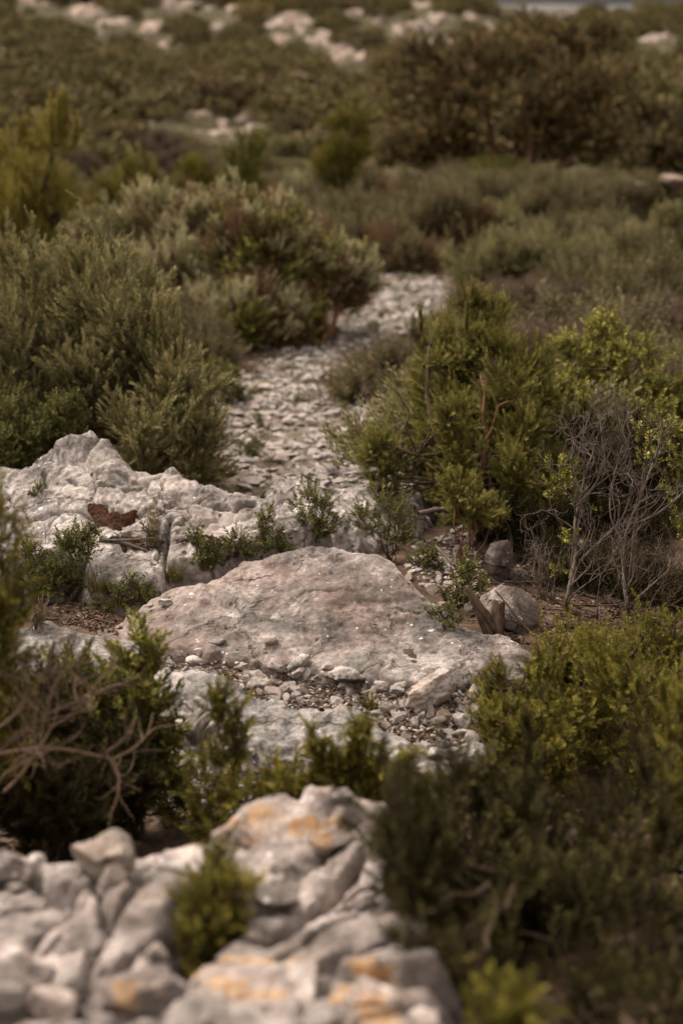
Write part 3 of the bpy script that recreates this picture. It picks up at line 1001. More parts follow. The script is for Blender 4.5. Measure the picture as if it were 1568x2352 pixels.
bush('pine_tree', 'yellow-green young pine with upright candle shoots at the left edge', 'tree', (80, 17),
     [(60, 400, 17.2, 105, 95), (100, 490, 17, 95, 90), (125, 330, 17.2, 58, 55), (20, 510, 16.6, 90, 90), (-50, 430, 17, 90, 120)], 'pine', 7, cov=.75, r0=.06, nl=5, leafname='crown', stemname='trunk', depth=.9, tint0=.95,
     shoots=[([(138, 330, 17.1), (136, 225, 17.1)], 36), ([(118, 330, 17.1), (119, 230, 17.1)], 30), ([(150, 320, 17.1), (151, 222, 17.1)], 30), ([(60, 330, 17.1), (54, 268, 17.1)], 20), ([(44, 330, 17.1), (46, 285, 17.1)], 14), ([(172, 340, 17.1), (179, 280, 17.1)], 24)])
for k, (lab, bx, by, blb) in enumerate([
        ('small light green pine behind the silver-topped shrubs, left of the others', 310, 21, [(310, 420, 21, 55, 45), (260, 460, 20.5, 40, 40), (345, 410, 21, 30, 30)]),
        ('small slender pine behind the silver crest, between two blurred pines', 450, 25, [(450, 395, 25, 36, 40), (440, 440, 25, 45, 40)]),
        ('dark green round young pine standing on the slope before pale rock streaks', 565, 27, [(565, 365, 27, 45, 62), (560, 430, 27, 55, 40)]),
        ('bright yellow-green young pine left of the big brown oak', 800, 28, [(800, 330, 28, 58, 60), (810, 275, 28, 32, 34), (780, 390, 28, 65, 50)])]):
    bush('pine_tree', lab, 'tree', (bx, by), blb, 'pine' if k in (0, 1, 3) else 'green_far', 20 + k, cov=.8, r0=.05, nl=3, leafname='crown', stemname='trunk', group='young pines on the slope')

bush('oak_tree', 'big dark brown-olive oak with rounded clumpy crown on the right skyline', 'tree', (1190, 34),
     [(960, 175, 34, 95, 75), (1075, 140, 34, 110, 75), (1200, 115, 35, 115, 65), (1330, 115, 35, 95, 62), (1405, 215, 34, 80, 88), (1290, 220, 33.5, 100, 85), (1150, 245, 33, 120, 90), (985, 280, 33, 105, 80),
      (925, 335, 33, 62, 55), (1050, 345, 33, 95, 50), (1355, 310, 33, 100, 60), (1230, 330, 33.5, 80, 60)], 'oak', 30, cov=.62, r0=.13, nl=12, skirt=False, leafname='crown', stemname='trunk', bark=BARK_RED, scale=.95)
bush('oak_tree', 'dark oak bush at the right edge beside the large oak', 'tree', (1540, 31),
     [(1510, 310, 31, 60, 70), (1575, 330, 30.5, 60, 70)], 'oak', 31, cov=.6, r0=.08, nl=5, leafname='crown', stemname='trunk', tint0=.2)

MB = [
    ('low silver-topped shrub at the end of the crest, left of the stony path', 'silver', [(750, 430, 21, 95, 42), (690, 450, 21, 55, 35)], 740, 21, .3),
    ('small pale round shrub peeping over the silver shrub row', 'silver', [(835, 405, 24, 55, 26), (790, 420, 24, 40, 24)], 830, 24, .3),
    ('purplish grey-green shrub directly below the left side of the oak', 'grey', [(930, 490, 20, 85, 70), (870, 460, 20.5, 60, 50)], 920, 20, .7),
    ('purple-brown thin shrub between the path end and the dark mound', 'grey', [(1010, 530, 19, 80, 80), (1070, 510, 19.5, 60, 70)], 1020, 19, .8),
    ('dark green rounded shrub in front of the oak trunk', 'green_far', [(1145, 410, 25, 80, 42), (1130, 450, 24.5, 95, 40)], 1140, 25, 0),
    ('broad dusty grey-green shrub below the right side of the oak', 'grey', [(1290, 480, 20, 120, 55), (1220, 500, 20, 60, 45), (1260, 440, 21, 70, 35)], 1280, 20, 0),
    ('dusty grey-green shrub under the pale pink boulder at the right edge', 'grey', [(1440, 475, 20, 100, 52), (1520, 470, 20.5, 60, 45)], 1450, 20, 0),
    ('leafy green shrub with pale tips against the right edge, tallest of its row', 'olive_far', [(1530, 560, 15, 80, 75), (1480, 610, 15, 95, 75), (1580, 620, 15, 60, 90)], 1500, 15, 0),
    ('dark hollow shrub at the right edge below the pale-tipped one', 'green_far', [(1440, 640, 14.4, 60, 60), (1540, 690, 14, 70, 62)], 1500, 14.2, 0),
    ('light grey-green shrub behind the upper end of the path, right side', 'olive_far', [(1150, 590, 16.5, 80, 52), (1210, 620, 16, 50, 50)], 1160, 16.3, 0),
    ('small grey-green shrub at the upper end of the path', 'olive_far', [(1060, 610, 16.5, 55, 42), (1110, 640, 16, 60, 35)], 1070, 16.2, 0),
    ('dusty green shrub between the path end and the leafy right edge shrub', 'grey', [(1300, 560, 16.5, 90, 55), (1320, 620, 15.5, 70, 45)], 1310, 16, 0),
    ('brown-stemmed shrub standing at the bend where the path disappears', 'grey', [(900, 570, 18, 60, 60), (960, 590, 17.5, 60, 40)], 920, 17.8, .9),
    ('grey-brown heather cushion behind the tall juniper', 'heath', [(1200, 715, 12.2, 95, 48), (1110, 690, 13, 70, 45)], 1190, 12.2, 0),
    ('grey-brown heather cushion behind the yellow-green oak bush', 'heath', [(1330, 700, 12.6, 95, 42), (1260, 690, 12.8, 60, 40)], 1320, 12.6, 0),
    ('wide dull heather patch at the right edge above the oak bush', 'heath', [(1490, 790, 10.6, 100, 60), (1560, 740, 11, 60, 50), (1430, 745, 11.2, 60, 40)], 1490, 10.6, 0),
    ('low grey-green cushion bordering the right side of the upper path', 'grey', [(960, 790, 11.0, 45, 35), (1010, 760, 11.4, 50, 40)], 970, 11.0, 0),
    ('grey-green cushion between the stony path and the tall juniper', 'grey', [(850, 850, 10.2, 68, 40), (910, 840, 10, 50, 45)], 860, 10.2, 0),
    ('lowest grey-green cushion spilling onto the bend of the stony path', 'grey', [(770, 905, 9.6, 52, 34), (840, 905, 9.4, 60, 36), (890, 905, 9.3, 30, 30)], 800, 9.6, 0),
    ('tiny shrub beside the left bank of the path below the silver shrub', 'box', [(525, 900, 9.4, 32, 40), (510, 860, 9.7, 36, 38)], 520, 9.4, 0),
]
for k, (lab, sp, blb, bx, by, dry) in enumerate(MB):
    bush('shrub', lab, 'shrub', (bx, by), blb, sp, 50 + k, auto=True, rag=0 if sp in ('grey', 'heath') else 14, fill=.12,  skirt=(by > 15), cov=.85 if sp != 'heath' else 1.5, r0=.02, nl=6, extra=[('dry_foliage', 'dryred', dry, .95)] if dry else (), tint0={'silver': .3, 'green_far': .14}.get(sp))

# the tall juniper in front, its reddish trunk and a bare reaching branch
jun = bush('juniper', 'tall yellow-green juniper with a twisted reddish trunk right of the path', 'tree', (1118, 7.1),
           [(1080, 800, 7.8, 100, 85), (1180, 835, 7.7, 85, 85), (1000, 805, 7.7, 55, 65), (1078, 712, 7.8, 34, 42), (1140, 735, 7.8, 26, 45), (1010, 900, 7.6, 50, 48), (1090, 900, 7.7, 120, 70), (1215, 900, 7.5, 65, 55),
            (1030, 1000, 7.5, 70, 70), (880, 1020, 7.2, 48, 32), (1200, 1020, 7.5, 100, 85), (1090, 1040, 7.6, 110, 80), (1240, 1110, 7.3, 90, 70), (1050, 960, 7.12, 45, 45), (1200, 990, 7.15, 50, 50), (1160, 900, 7.3, 55, 45), (1060, 1060, 7.05, 35, 40), (1180, 1080, 7.0, 45, 45)],
           'juniper', 8, cov=.72, rag=60, fill=.12, r0=.024, nl=13, bark=BARK_DARK, leafname='crown', stemname='branches', shoots=[([(1070, 760, 7.6), (1075, 672, 7.6)], 40), ([(1140, 780, 7.6), (1143, 682, 7.6)], 16), ([(968, 800, 7.5), (966, 712, 7.5)], 24)])
b0 = np.array(jun.location)
rngj = np.random.default_rng(81)


def px_path(L):
    q = np.array([pt(*a)[0] for a in L])
    n = len(q)
    s = np.linspace(0, n - 1, n * 4 - 3)
    out = np.stack([np.interp(s, np.arange(n), q[:, k]) for k in range(3)], -1)
    out[1:-1] = .5 * out[1:-1] + .25 * (out[2:] + out[:-2])
    return out


tr, br = [], []
for L, a, b in [([(1108, 1150, 6.95), (1120, 1090, 6.95), (1128, 1030, 6.97), (1118, 980, 7.0), (1122, 930, 7.05), (1110, 880, 7.3)], .034, .016),
                ([(1128, 1035, 6.95), (1145, 990, 6.97), (1152, 955, 7.0), (1180, 945, 7.0), (1215, 940, 7.05)], .018, .006),
                ([(1118, 1080, 6.93), (1100, 1060, 6.9), (1120, 1040, 6.9), (1112, 1020, 6.9)], .012, .006),
                ([(960, 1080, 7.0), (948, 1040, 6.95), (935, 1000, 6.9), (944, 970, 6.9), (925, 935, 6.9), (895, 915, 6.88), (860, 910, 6.86), (825, 912, 6.85)], .017, .004),
                ([(938, 990, 6.9), (915, 1000, 6.88), (900, 1012, 6.86)], .010, .005), ([(945, 1030, 6.93), (925, 1040, 6.9), (905, 1062, 6.88), (880, 1068, 6.86)], .008, .003), ([(895, 915, 6.88), (865, 935, 6.86), (840, 940, 6.86)], .006, .002)]:
    q = px_path(L)
    q += fbm(q * 14, 2)[:, None] * rngj.normal(size=3) * .012
    q[:, 1] += .20
    (tr if L[0][0] > 1050 else br).append(tube(q, np.linspace(a, b * .35, len(q)) * (.6 if L[0][0] > 1050 else .42), 8, 26, 1))
V, F = join(tr)
link('trunk', mesh('trunk', V - b0, F, BARK_RUST, True), parent=jun)
V, F = join(br)
link('bare_branch', mesh('bare_branch', V - b0, F, BARK_GREY, True), parent=jun)

bush('juniper', 'short bright juniper sprig in front of the tall juniper trunk', 'shrub', (1065, 6.5), [(1050, 1120, 6.55, 34, 34), (1085, 1160, 6.5, 50, 38), (1125, 1185, 6.55, 48, 30)], 'juniper', 82, cov=.9, r0=.008, nl=5, skirt=False,
     shoots=[([(1060, 1130, 6.5), (1035, 1092, 6.5)], 16)])
bush('oak_bush', 'yellow-green small-leaved oak bush standing right of the tall juniper', 'shrub', (1400, 8.2),
     [(1390, 765, 8.5, 72, 52), (1330, 830, 8.4, 75, 60), (1430, 840, 8.4, 95, 70), (1380, 910, 8.2, 120, 60), (1530, 860, 8.2, 75, 48), (1500, 930, 8.0, 90, 50), (1300, 920, 8.0, 60, 60)], 'kermes', 9, cov=.66, r0=.02, nl=10, rag=30, fill=.12)
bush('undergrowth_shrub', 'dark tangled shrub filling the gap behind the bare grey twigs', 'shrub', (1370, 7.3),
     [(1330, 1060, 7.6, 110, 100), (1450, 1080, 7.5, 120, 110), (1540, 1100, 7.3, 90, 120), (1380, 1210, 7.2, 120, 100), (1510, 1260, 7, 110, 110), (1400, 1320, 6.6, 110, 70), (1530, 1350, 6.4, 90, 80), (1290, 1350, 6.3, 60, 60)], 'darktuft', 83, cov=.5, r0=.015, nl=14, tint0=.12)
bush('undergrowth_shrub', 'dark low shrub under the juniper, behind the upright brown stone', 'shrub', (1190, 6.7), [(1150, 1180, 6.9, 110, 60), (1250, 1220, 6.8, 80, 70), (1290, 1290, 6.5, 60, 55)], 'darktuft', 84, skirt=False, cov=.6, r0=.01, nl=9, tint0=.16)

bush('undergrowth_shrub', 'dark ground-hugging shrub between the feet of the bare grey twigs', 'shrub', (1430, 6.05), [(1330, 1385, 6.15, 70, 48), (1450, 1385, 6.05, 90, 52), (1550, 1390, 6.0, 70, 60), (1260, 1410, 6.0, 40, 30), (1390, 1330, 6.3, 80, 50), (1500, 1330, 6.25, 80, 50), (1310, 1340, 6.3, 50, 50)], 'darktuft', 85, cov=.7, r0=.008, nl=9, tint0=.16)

# ------------------------------------------------------------------ bare grey twiggy shrubs
def twigs(base, dirs, rng, length, r0, depth, parts, ends, k=5):
    for d in dirs:
        n = 6
        p = [np.array(base, float)]
        dd = d / np.linalg.norm(d)
        for i in range(n):
            dd = dd + rng.normal(size=3) * .20 + np.array([0, 0, .05])
            dd /= np.linalg.norm(dd)
            p.append(p[-1] + dd * length / n)
        p = np.array(p)
        r = np.linspace(r0, r0 * .45, n + 1)
        parts.append(tube(p, r, k if r0 > .004 else 4, 20 if r0 > .006 else 0))
        if depth == 0:
            ends.append(p[-1])
            continue
        nb = 3 if depth > 1 else 4
        for q in range(nb):
            i = int(rng.integers(2, n + 1)) if q else n
            nd = dd * .9 + rng.normal(size=3) * .62 + np.array([0, -.05, .25])
            twigs(p[i], [nd], rng, length * (.52 + .25 * rng.random()), max(r0 * .5, .0011), depth - 1, parts, ends, k)


def bare_shrub(label, base, stems, seed, leafclumps=(), mat=BARK_GREY, name='bare_shrub', r0=.011, depth=3, lsp='kermes', lcov=.9):
    rng = np.random.default_rng(seed)
    p, _ = hit(*base) if len(base) == 2 else (np.array(base), 0)
    root = empty(name, p, label, 'shrub')
    parts, ends = [], []
    for L, r in stems:
        q = px_path(L)
        q[0] = q[0] * .3 + p * .7
        parts.append(tube(q, np.linspace(r, r * .5, len(q)) * .72, 6, 26))
        for i in range(3, len(q), 2):
            dv = q[min(i + 1, len(q) - 1)] - q[i - 1]
            dv = dv / np.linalg.norm(dv)
            twigs(q[i], [dv * .6 + rng.normal(size=3) * .7 + np.array([0, 0, .4])], rng, (.16 * (.6 + .7 * rng.random())), r * .38, depth - 1, parts, ends)
        dv = q[-1] - q[-2]
        for _ in range(3):
            twigs(q[-1], [dv / np.linalg.norm(dv) + rng.normal(size=3) * .45 + np.array([0, 0, .25])], rng, .15, r * .5, depth - 1, parts, ends)
    V, F = join(parts)
    link('branches', mesh('branches', V - p, F, mat, True), parent=root)
    if leafclumps:
        B = blobs_world(leafclumps)
        s = SPECIES[lsp]
        P, D, C = leaf_points(B, lsp, rng, lcov)
        V, F, T = scatter(s['tps'], P, D, .7 + .5 * rng.random(len(P)), rng, s['tint0'], .17, s['young'])
        link('foliage', mesh('foliage', V - p, F, s['mat'], False, T), parent=root)
    return root


bare_shrub('bare grey twiggy shrub with only a few green leaf tufts at its left', (1300, 1400),
           [([(1295, 1400, 5.75), (1310, 1330, 5.85), (1322, 1270, 5.95), (1318, 1200, 6.05), (1330, 1150, 6.1), (1345, 1080, 6.15)], .012),
            ([(1318, 1300, 5.9), (1370, 1250, 5.95), (1430, 1190, 6.0), (1450, 1130, 6.05)], .010), ([(1325, 1160, 6.1), (1370, 1110, 6.1), (1390, 1050, 6.12), (1380, 1000, 6.15)], .008),
            ([(1330, 1150, 6.1), (1315, 1100, 6.1), (1310, 1060, 6.1)], .007), ([(1300, 1380, 5.78), (1340, 1345, 5.75), (1390, 1310, 5.75)], .006), ([(1290, 1390, 5.75), (1260, 1370, 5.72), (1235, 1340, 5.75)], .006)],
           90, [(1285, 1095, 6.2, 42, 32), (1262, 1130, 6.15, 22, 26), (1330, 1150, 6.2, 22, 22), (1310, 1240, 6.0, 20, 22), (1285, 1305, 5.9, 14, 16)], lcov=.6)
bare_shrub('grey-stemmed shrub with a leafy yellow-green head at the right edge', (1445, 1405),
           [([(1442, 1410, 5.7), (1432, 1340, 5.8), (1428, 1270, 5.9), (1440, 1210, 5.95), (1470, 1140, 6.05), (1500, 1060, 6.15)], .013), ([(1440, 1210, 5.95), (1510, 1180, 6.0), (1560, 1140, 6.05), (1590, 1100, 6.1)], .010),
            ([(1432, 1250, 5.9), (1400, 1190, 5.95), (1400, 1130, 6.0), (1415, 1070, 6.05)], .008), ([(1445, 1390, 5.72), (1500, 1340, 5.75), (1545, 1300, 5.8)], .007), ([(1470, 1140, 6.05), (1450, 1080, 6.1), (1440, 1020, 6.1)], .008)],
           91, [(1500, 985, 6.35, 60, 38), (1545, 1030, 6.3, 50, 60), (1555, 1110, 6.25, 35, 50), (1480, 1060, 6.3, 26, 32), (1560, 1200, 6.2, 20, 35)], lcov=.5)
bare_shrub('thin tangle of dead twigs at the foot of the bare grey shrubs', (1370, 1420),
           [([(1370, 1425, 5.6), (1372, 1370, 5.65), (1378, 1320, 5.7)], .006), ([(1400, 1430, 5.6), (1430, 1390, 5.6), (1440, 1350, 5.6)], .005), ([(1350, 1420, 5.6), (1300, 1395, 5.55), (1255, 1380, 5.55)], .005), ([(1480, 1420, 5.5), (1500, 1370, 5.6), (1530, 1330, 5.6)], .006),
            ([(1420, 1420, 5.6), (1480, 1400, 5.55), (1540, 1390, 5.5)], .005)], 92, mat=BARK_DARK)

# ------------------------------------------------------------------ near shrubs framing the view
bush('tuft_shrub', 'soft yellow-green tufted shrub right of the slab below the dead twigs', 'shrub', (1350, 4.75),
     [(1300, 1490, 4.85, 70, 60), (1370, 1520, 4.8, 80, 70), (1480, 1470, 4.9, 85, 55), (1540, 1440, 4.9, 50, 42), (1190, 1580, 4.6, 85, 55), (1310, 1610, 4.5, 130, 80), (1470, 1600, 4.5, 130, 110), (1140, 1670, 4.4, 60, 50), (1240, 1700, 4.35, 90, 55)],
     'yellowtuft', 10, rag=30, fill=.15, cov=.62, r0=.014, nl=12, tint0=.32)
bush('tuft_shrub', 'large dark blurred shrub filling the lower right corner', 'shrub', (1250, 3.1),
     [(935, 1900, 2.85, 50, 70), (945, 2060, 2.62, 45, 70), (965, 2190, 2.42, 50, 70), (980, 1860, 3.0, 75, 80), (970, 2000, 2.75, 55, 80), (985, 2110, 2.6, 55, 75), (1030, 2230, 2.4, 60, 70), (1040, 1850, 3.45, 110, 90), (1150, 1810, 3.5, 120, 70), (1060, 1990, 3.2, 110, 110), (1250, 1930, 3.3, 170, 130), (1450, 1900, 3.3, 150, 150), (1150, 2110, 3.0, 165, 140), (1400, 2120, 2.9, 210, 170), (1200, 2270, 2.7, 180, 140), (1470, 2330, 2.5, 200, 160), (1100, 2230, 2.7, 90, 100)],
     'darktuft', 11, rag=50, fill=.15, cov=.62, r0=.014, nl=16, tint0=.36,
     shoots=[([(1210, 1800, 3.3), (1212, 1690, 3.3), (1205, 1600, 3.3)], 16), ([(1240, 1980, 3.1), (1228, 1860, 3.1)], 8), ([(1040, 1950, 3.1), (1035, 1860, 3.1)], 10), ([(1200, 2090, 2.9), (1205, 2010, 2.9)], 8), ([(1390, 2050, 2.7), (1395, 1960, 2.7)], 8), ([(1330, 2080, 2.7), (1310, 2000, 2.7)], 8),
             ([(1500, 2000, 2.6), (1520, 1880, 2.6)], 18), ([(1480, 1790, 3.2), (1455, 1690, 3.2)], 10)])
bush('tuft_shrub', 'tall pale blurred leafy shoots at the right edge, in front of the tufted shrub', 'shrub', (1600, 3.5), [(1560, 1680, 3.6, 40, 80), (1590, 1780, 3.5, 60, 90)], 'softtuft', 110, cov=.6, r0=.008, nl=5, tint0=.4,
     shoots=[([(1540, 1720, 3.55), (1520, 1580, 3.55)], 22), ([(1565, 1720, 3.55), (1560, 1600, 3.55)], 20)])
bush('tuft_shrub', 'small blurred yellow tuft at the bottom edge beside the outcrop', 'shrub', (1170, 2.05), [(1150, 2310, 2.12, 70, 50), (1210, 2330, 2.1, 50, 40)], 'softtuft', 111, cov=.7, r0=.006, nl=5, tint0=.22)
bush('rosette_shrub', 'blurred shrub with rosettes of broad leaves at the left, pale tips on top', 'shrub', (300, 4.15),
     [(320, 1490, 4.25, 48, 55), (300, 1590, 4.2, 85, 75), (210, 1560, 4.25, 70, 65), (360, 1640, 4.15, 50, 65), (250, 1680, 4.1, 100, 60)], 'rosette', 12, rag=16, cov=.7, r0=.010, nl=9)
bush('tuft_shrub', 'dark blurred shrub below the left edge, mixed with brown bare twigs', 'shrub', (130, 3.9),
     [(90, 1640, 4.0, 100, 90), (200, 1760, 3.9, 150, 70), (50, 1790, 3.8, 110, 110), (160, 1840, 3.7, 130, 85), (300, 1790, 3.9, 60, 60), (-40, 1700, 3.8, 80, 160)], 'darktuft', 13, rag=40, cov=.55, r0=.012, nl=12, tint0=.2)
bare_shrub('blurred brown bare twigs leaning across the dark shrub at the left', (20, 1800),
           [([(-60, 1800, 3.5), (20, 1700, 3.55), (110, 1640, 3.6), (200, 1600, 3.65)], .009), ([(-40, 1740, 3.5), (60, 1720, 3.5), (160, 1720, 3.5), (260, 1745, 3.5)], .009), ([(-40, 1700, 3.5), (40, 1640, 3.5), (90, 1570, 3.55)], .008),
            ([(0, 1830, 3.45), (50, 1780, 3.45), (90, 1720, 3.45), (120, 1670, 3.5)], .007), ([(-40, 1600, 3.6), (40, 1560, 3.6), (120, 1545, 3.65)], .006)], 93, mat=bark_mat('bark_brown', (.08, .05, .036), (.235, .16, .115)), depth=2)
bush('tuft_shrub', 'blurred upright sprig cut off by the left edge beside the ledge', 'shrub', (-15, 3.6), [(0, 1190, 3.7, 42, 80), (5, 1330, 3.65, 50, 100), (-20, 1480, 3.6, 55, 90)], 'softtuft', 112, cov=.5, r0=.008, nl=4, tint0=.3)

# upright soft sprigs between the rubble and the outcrop
for k, (lab, bx, by, sh) in enumerate([
        ('blurred pine-like seedling with several upright shoots in front of the shelf', 780, 3.75, [([(735, 1815, 3.7), (722, 1660, 3.7)], 30), ([(765, 1810, 3.7), (770, 1720, 3.7)], 22), ([(800, 1810, 3.7), (795, 1700, 3.7)], 26), ([(825, 1810, 3.7), (832, 1640, 3.7)], 34)]),
        ('blurred bushy seedling right of the pine-like shoots, behind the outcrop peak', 890, 3.75, [([(880, 1820, 3.7), (885, 1690, 3.7)], 28), ([(915, 1830, 3.65), (930, 1710, 3.65)], 28), ([(860, 1830, 3.7), (850, 1740, 3.7)], 20), ([(950, 1840, 3.6), (985, 1740, 3.6)], 24)]),
        ('blurred small green seedling left of the outcrop peak', 670, 3.7, [([(660, 1840, 3.65), (640, 1740, 3.65)], 22), ([(690, 1820, 3.65), (690, 1760, 3.65)], 16), ([(630, 1850, 3.6), (590, 1790, 3.6)], 18)])]):
    rs_ = np.random.default_rng(40 + k)
    sh = [([(a_ + rs_.normal() * 14 * i_, b_ + (rs_.random() * 60 if i_ else 0), c_ + rs_.normal() * .06 * i_) for i_, (a_, b_, c_) in enumerate(q_)], n_) for q_, n_ in sh for _ in range(2)]
    g = ground_at(bx, by)
    bush('seedling', lab, 'plant', (bx, by), [(bx, 1800, by, 60, 34)], 'softtuft', 120 + k, cov=.6, r0=.005, nl=4, tint0=.40, shoots=sh, loose=.7, scale=1.25)
bush('seedling', 'blurred sprig with drooping leaves in front of the twisted dead root', 'plant', (545, 3.7), [(545, 1640, 3.75, 26, 34), (500, 1590, 3.75, 24, 20), (520, 1730, 3.72, 40, 40), (470, 1800, 3.7, 45, 55), (570, 1830, 3.6, 70, 40)], 'softtuft', 124, cov=.42, r0=.005, nl=5, tint0=.28)
bush('crevice_shrub', 'dark blurred shrub growing in the crevice of the near outcrop', 'shrub', tuple(hit(470, 2150)[0]), [(500, 2010, 2.72, 50, 52), (540, 2060, 2.66, 45, 40), (470, 2090, 2.62, 55, 62), (420, 2160, 2.5, 30, 40), (495, 1960, 2.8, 25, 30)], 'softtuft', 125, cov=.6, r0=.006, nl=6, tint0=.22)

# ------------------------------------------------------------------ small plants among the rocks, in focus
SMALL = [
    ('upright small-leaved tuft in the crack left of the dome slab peak', 'box', [(725, 1170, 48, 52), (700, 1200, 40, 30), (760, 1200, 30, 30)], (725, 1235), .75),
    ('loose airy small-leaved shrub behind the peak of the dome slab', 'box', [(890, 1160, 52, 42), (850, 1190, 40, 45), (930, 1200, 45, 55), (890, 1240, 55, 40)], (895, 1290), .42),
    ('dense dark round tuft beside the flat rock block at the left', 'box', [(165, 1250, 45, 40), (165, 1310, 55, 50), (130, 1330, 40, 45), (205, 1230, 26, 25)], (165, 1380), 1.0),
    ('dark sprig at the left edge beside the dense round tuft', 'box', [(85, 1290, 35, 45), (70, 1340, 45, 40), (60, 1260, 18, 25)], (85, 1380), .7),
    ('low spreading tuft over the leaf litter left of the slab', 'box', [(290, 1350, 50, 28), (250, 1375, 45, 28), (325, 1370, 35, 26)], (285, 1400), .9),
    ('leafy tuft at the upper left corner of the dome slab', 'box', [(465, 1260, 30, 38), (450, 1235, 22, 25), (490, 1285, 28, 22)], (470, 1300), .6),
    ('low dark tuft behind the dome slab, left one of the row', 'box', [(545, 1250, 40, 26), (510, 1265, 30, 22)], (540, 1275), .8),
    ('dark tuft with a taller sprig behind the dome slab', 'box', [(610, 1240, 40, 28), (612, 1195, 16, 26), (645, 1250, 30, 20)], (610, 1270), .8),
    ('small dry sprig rising beside the leaf litter at the far left', 'heath', [(80, 1410, 14, 26), (95, 1425, 12, 20)], (82, 1445), .8),
    ('dark leafy plant beside the small stones right of the slab', 'box', [(1060, 1310, 30, 34), (1080, 1350, 36, 36), (1030, 1370, 28, 24)], (1060, 1395), .7),
    ('low dark plant between loose stones below the airy shrub', 'box', [(985, 1270, 30, 26), (960, 1290, 24, 22), (1000, 1300, 22, 20)], (980, 1310), .6),
    ('dark plant at the foot of the leaning grey boulder', 'box', [(1040, 1425, 26, 22), (1000, 1405, 20, 14)], (1035, 1445), .6),
    ('tiny weed on the stony path in front of the left shrub', 'box', [(565, 1030, 22, 24), (590, 1050, 14, 14)], (570, 1060), .6),
    ('tiny weed in the middle of the stony path', 'box', [(597, 970, 12, 22), (610, 985, 12, 12)], (598, 995), .6),
    ('small weed at the right side of the stony path below the juniper branch', 'box', [(830, 1010, 34, 22), (800, 1035, 22, 20)], (825, 1045), .5),
    ('tiny mossy tuft in a crack of the pale ledge at its left end', 'box', [(75, 1128, 16, 12), (90, 1122, 10, 8)], (78, 1140), .7),
    ('small sprig in the litter pocket below the cracked ledge', 'grey', [(345, 1222, 12, 10)], (345, 1240), .4),
    ('blurred dark plant in the rubble left of the near outcrop', 'darktuft', [(430, 1830, 45, 45), (390, 1870, 50, 40), (470, 1880, 40, 30)], (420, 1900), .45),
    ('small light green sprig in the pebble band', 'softtuft', [(845, 1622, 18, 12)], (845, 1632), .4),
]
for k, (lab, sp, bl, base, cv) in enumerate(SMALL):
    p, tt = hit(*base)
    blb = [(a, b, p[1] + .04 * (i % 2), c, d) for i, (a, b, c, d) in enumerate(bl)]
    bush('small_plant', lab, 'plant', tuple(p), blb, sp, 200 + k, cov=cv * .8, r0=.004, nl=7, skirt=False, scale=.9 if p[1] > 4.5 else 1, fill=.3)


def grass_tuft(label, px, py, n, hgt, spread, seed):
    rng = np.random.default_rng(seed)
    p, tt = hit(px, py)
    Vs, Fs, Ts, k = [], [], [], 0
    for i in range(n):
        a = rng.random() * 6.283
        rr = rng.random() ** .5 * spread
        b = np.array([math.cos(a) * rr, math.sin(a) * rr, 0])
        ln = hgt * (.5 + .6 * rng.random())
        lean = np.array([math.cos(a), math.sin(a), 0]) * (.25 + .6 * rng.random()) + rng.normal(size=3) * .15
        s = np.linspace(0, 1, 5)[:, None]
        q = b + s * np.array([0, 0, ln]) + s ** 2 * lean * ln * .8 - s ** 3 * np.array([0, 0, ln * .25])
        sd_ = np.cross(lean, [0, 0, 1])
        sd_ /= np.linalg.norm(sd_) + 1e-9
        wv = np.array([.0016, .0018, .0015, .001, .0002])[:, None]
        V = np.concatenate([q - sd_ * wv, q + sd_ * wv])
        Vs.append(V)
        Fs.append(np.array([[j, j + 1, j + 6, j + 5] for j in range(4)]) + k)
        Ts.append(np.full(10, np.clip(.42 + rng.normal() * .25, 0, 1)))
        k += 10
    o = link('grass_tuft', mesh('grass_tuft', np.concatenate(Vs), np.concatenate(Fs), M_GRASS, False, np.concatenate(Ts)), p)
    tag(o, label, 'grass tuft')


grass_tuft('green grass tuft at the left foot of the dome slab below the flat block', 395, 1335, 150, .11, .05, 1)
grass_tuft('yellowish grass tuft beside the upper left edge of the dome slab', 475, 1310, 120, .10, .04, 2)
grass_tuft('dry grass tuft beside the dense round tuft over brown litter', 225, 1360, 110, .12, .05, 3)
grass_tuft('green grass clump on the leaf litter at the left', 265, 1395, 130, .09, .07, 4)
grass_tuft('sparse grass blades in the red moss hollow of the ledge', 270, 1192, 26, .07, .02, 5)
grass_tuft('few fine grass blades in the litter pocket under the ledge', 350, 1250, 40, .06, .03, 6)
grass_tuft('thin grass among the dark tufts behind the dome slab', 585, 1270, 60, .08, .05, 7)
grass_tuft('single tall grass stalks by the path edge above the dome slab', 690, 1110, 7, .30, .01, 8)

# ------------------------------------------------------------------ loose stones
ICO = {}


def ico(n):
    if n not in ICO:
        bm = bmesh.new()
        bmesh.ops.create_icosphere(bm, subdivisions=n, radius=1)
        ICO[n] = (np.array([v.co[:] for v in bm.verts]), np.array([[v.index for v in f.verts] for f in bm.faces]))
        bm.free()
    return ICO[n]


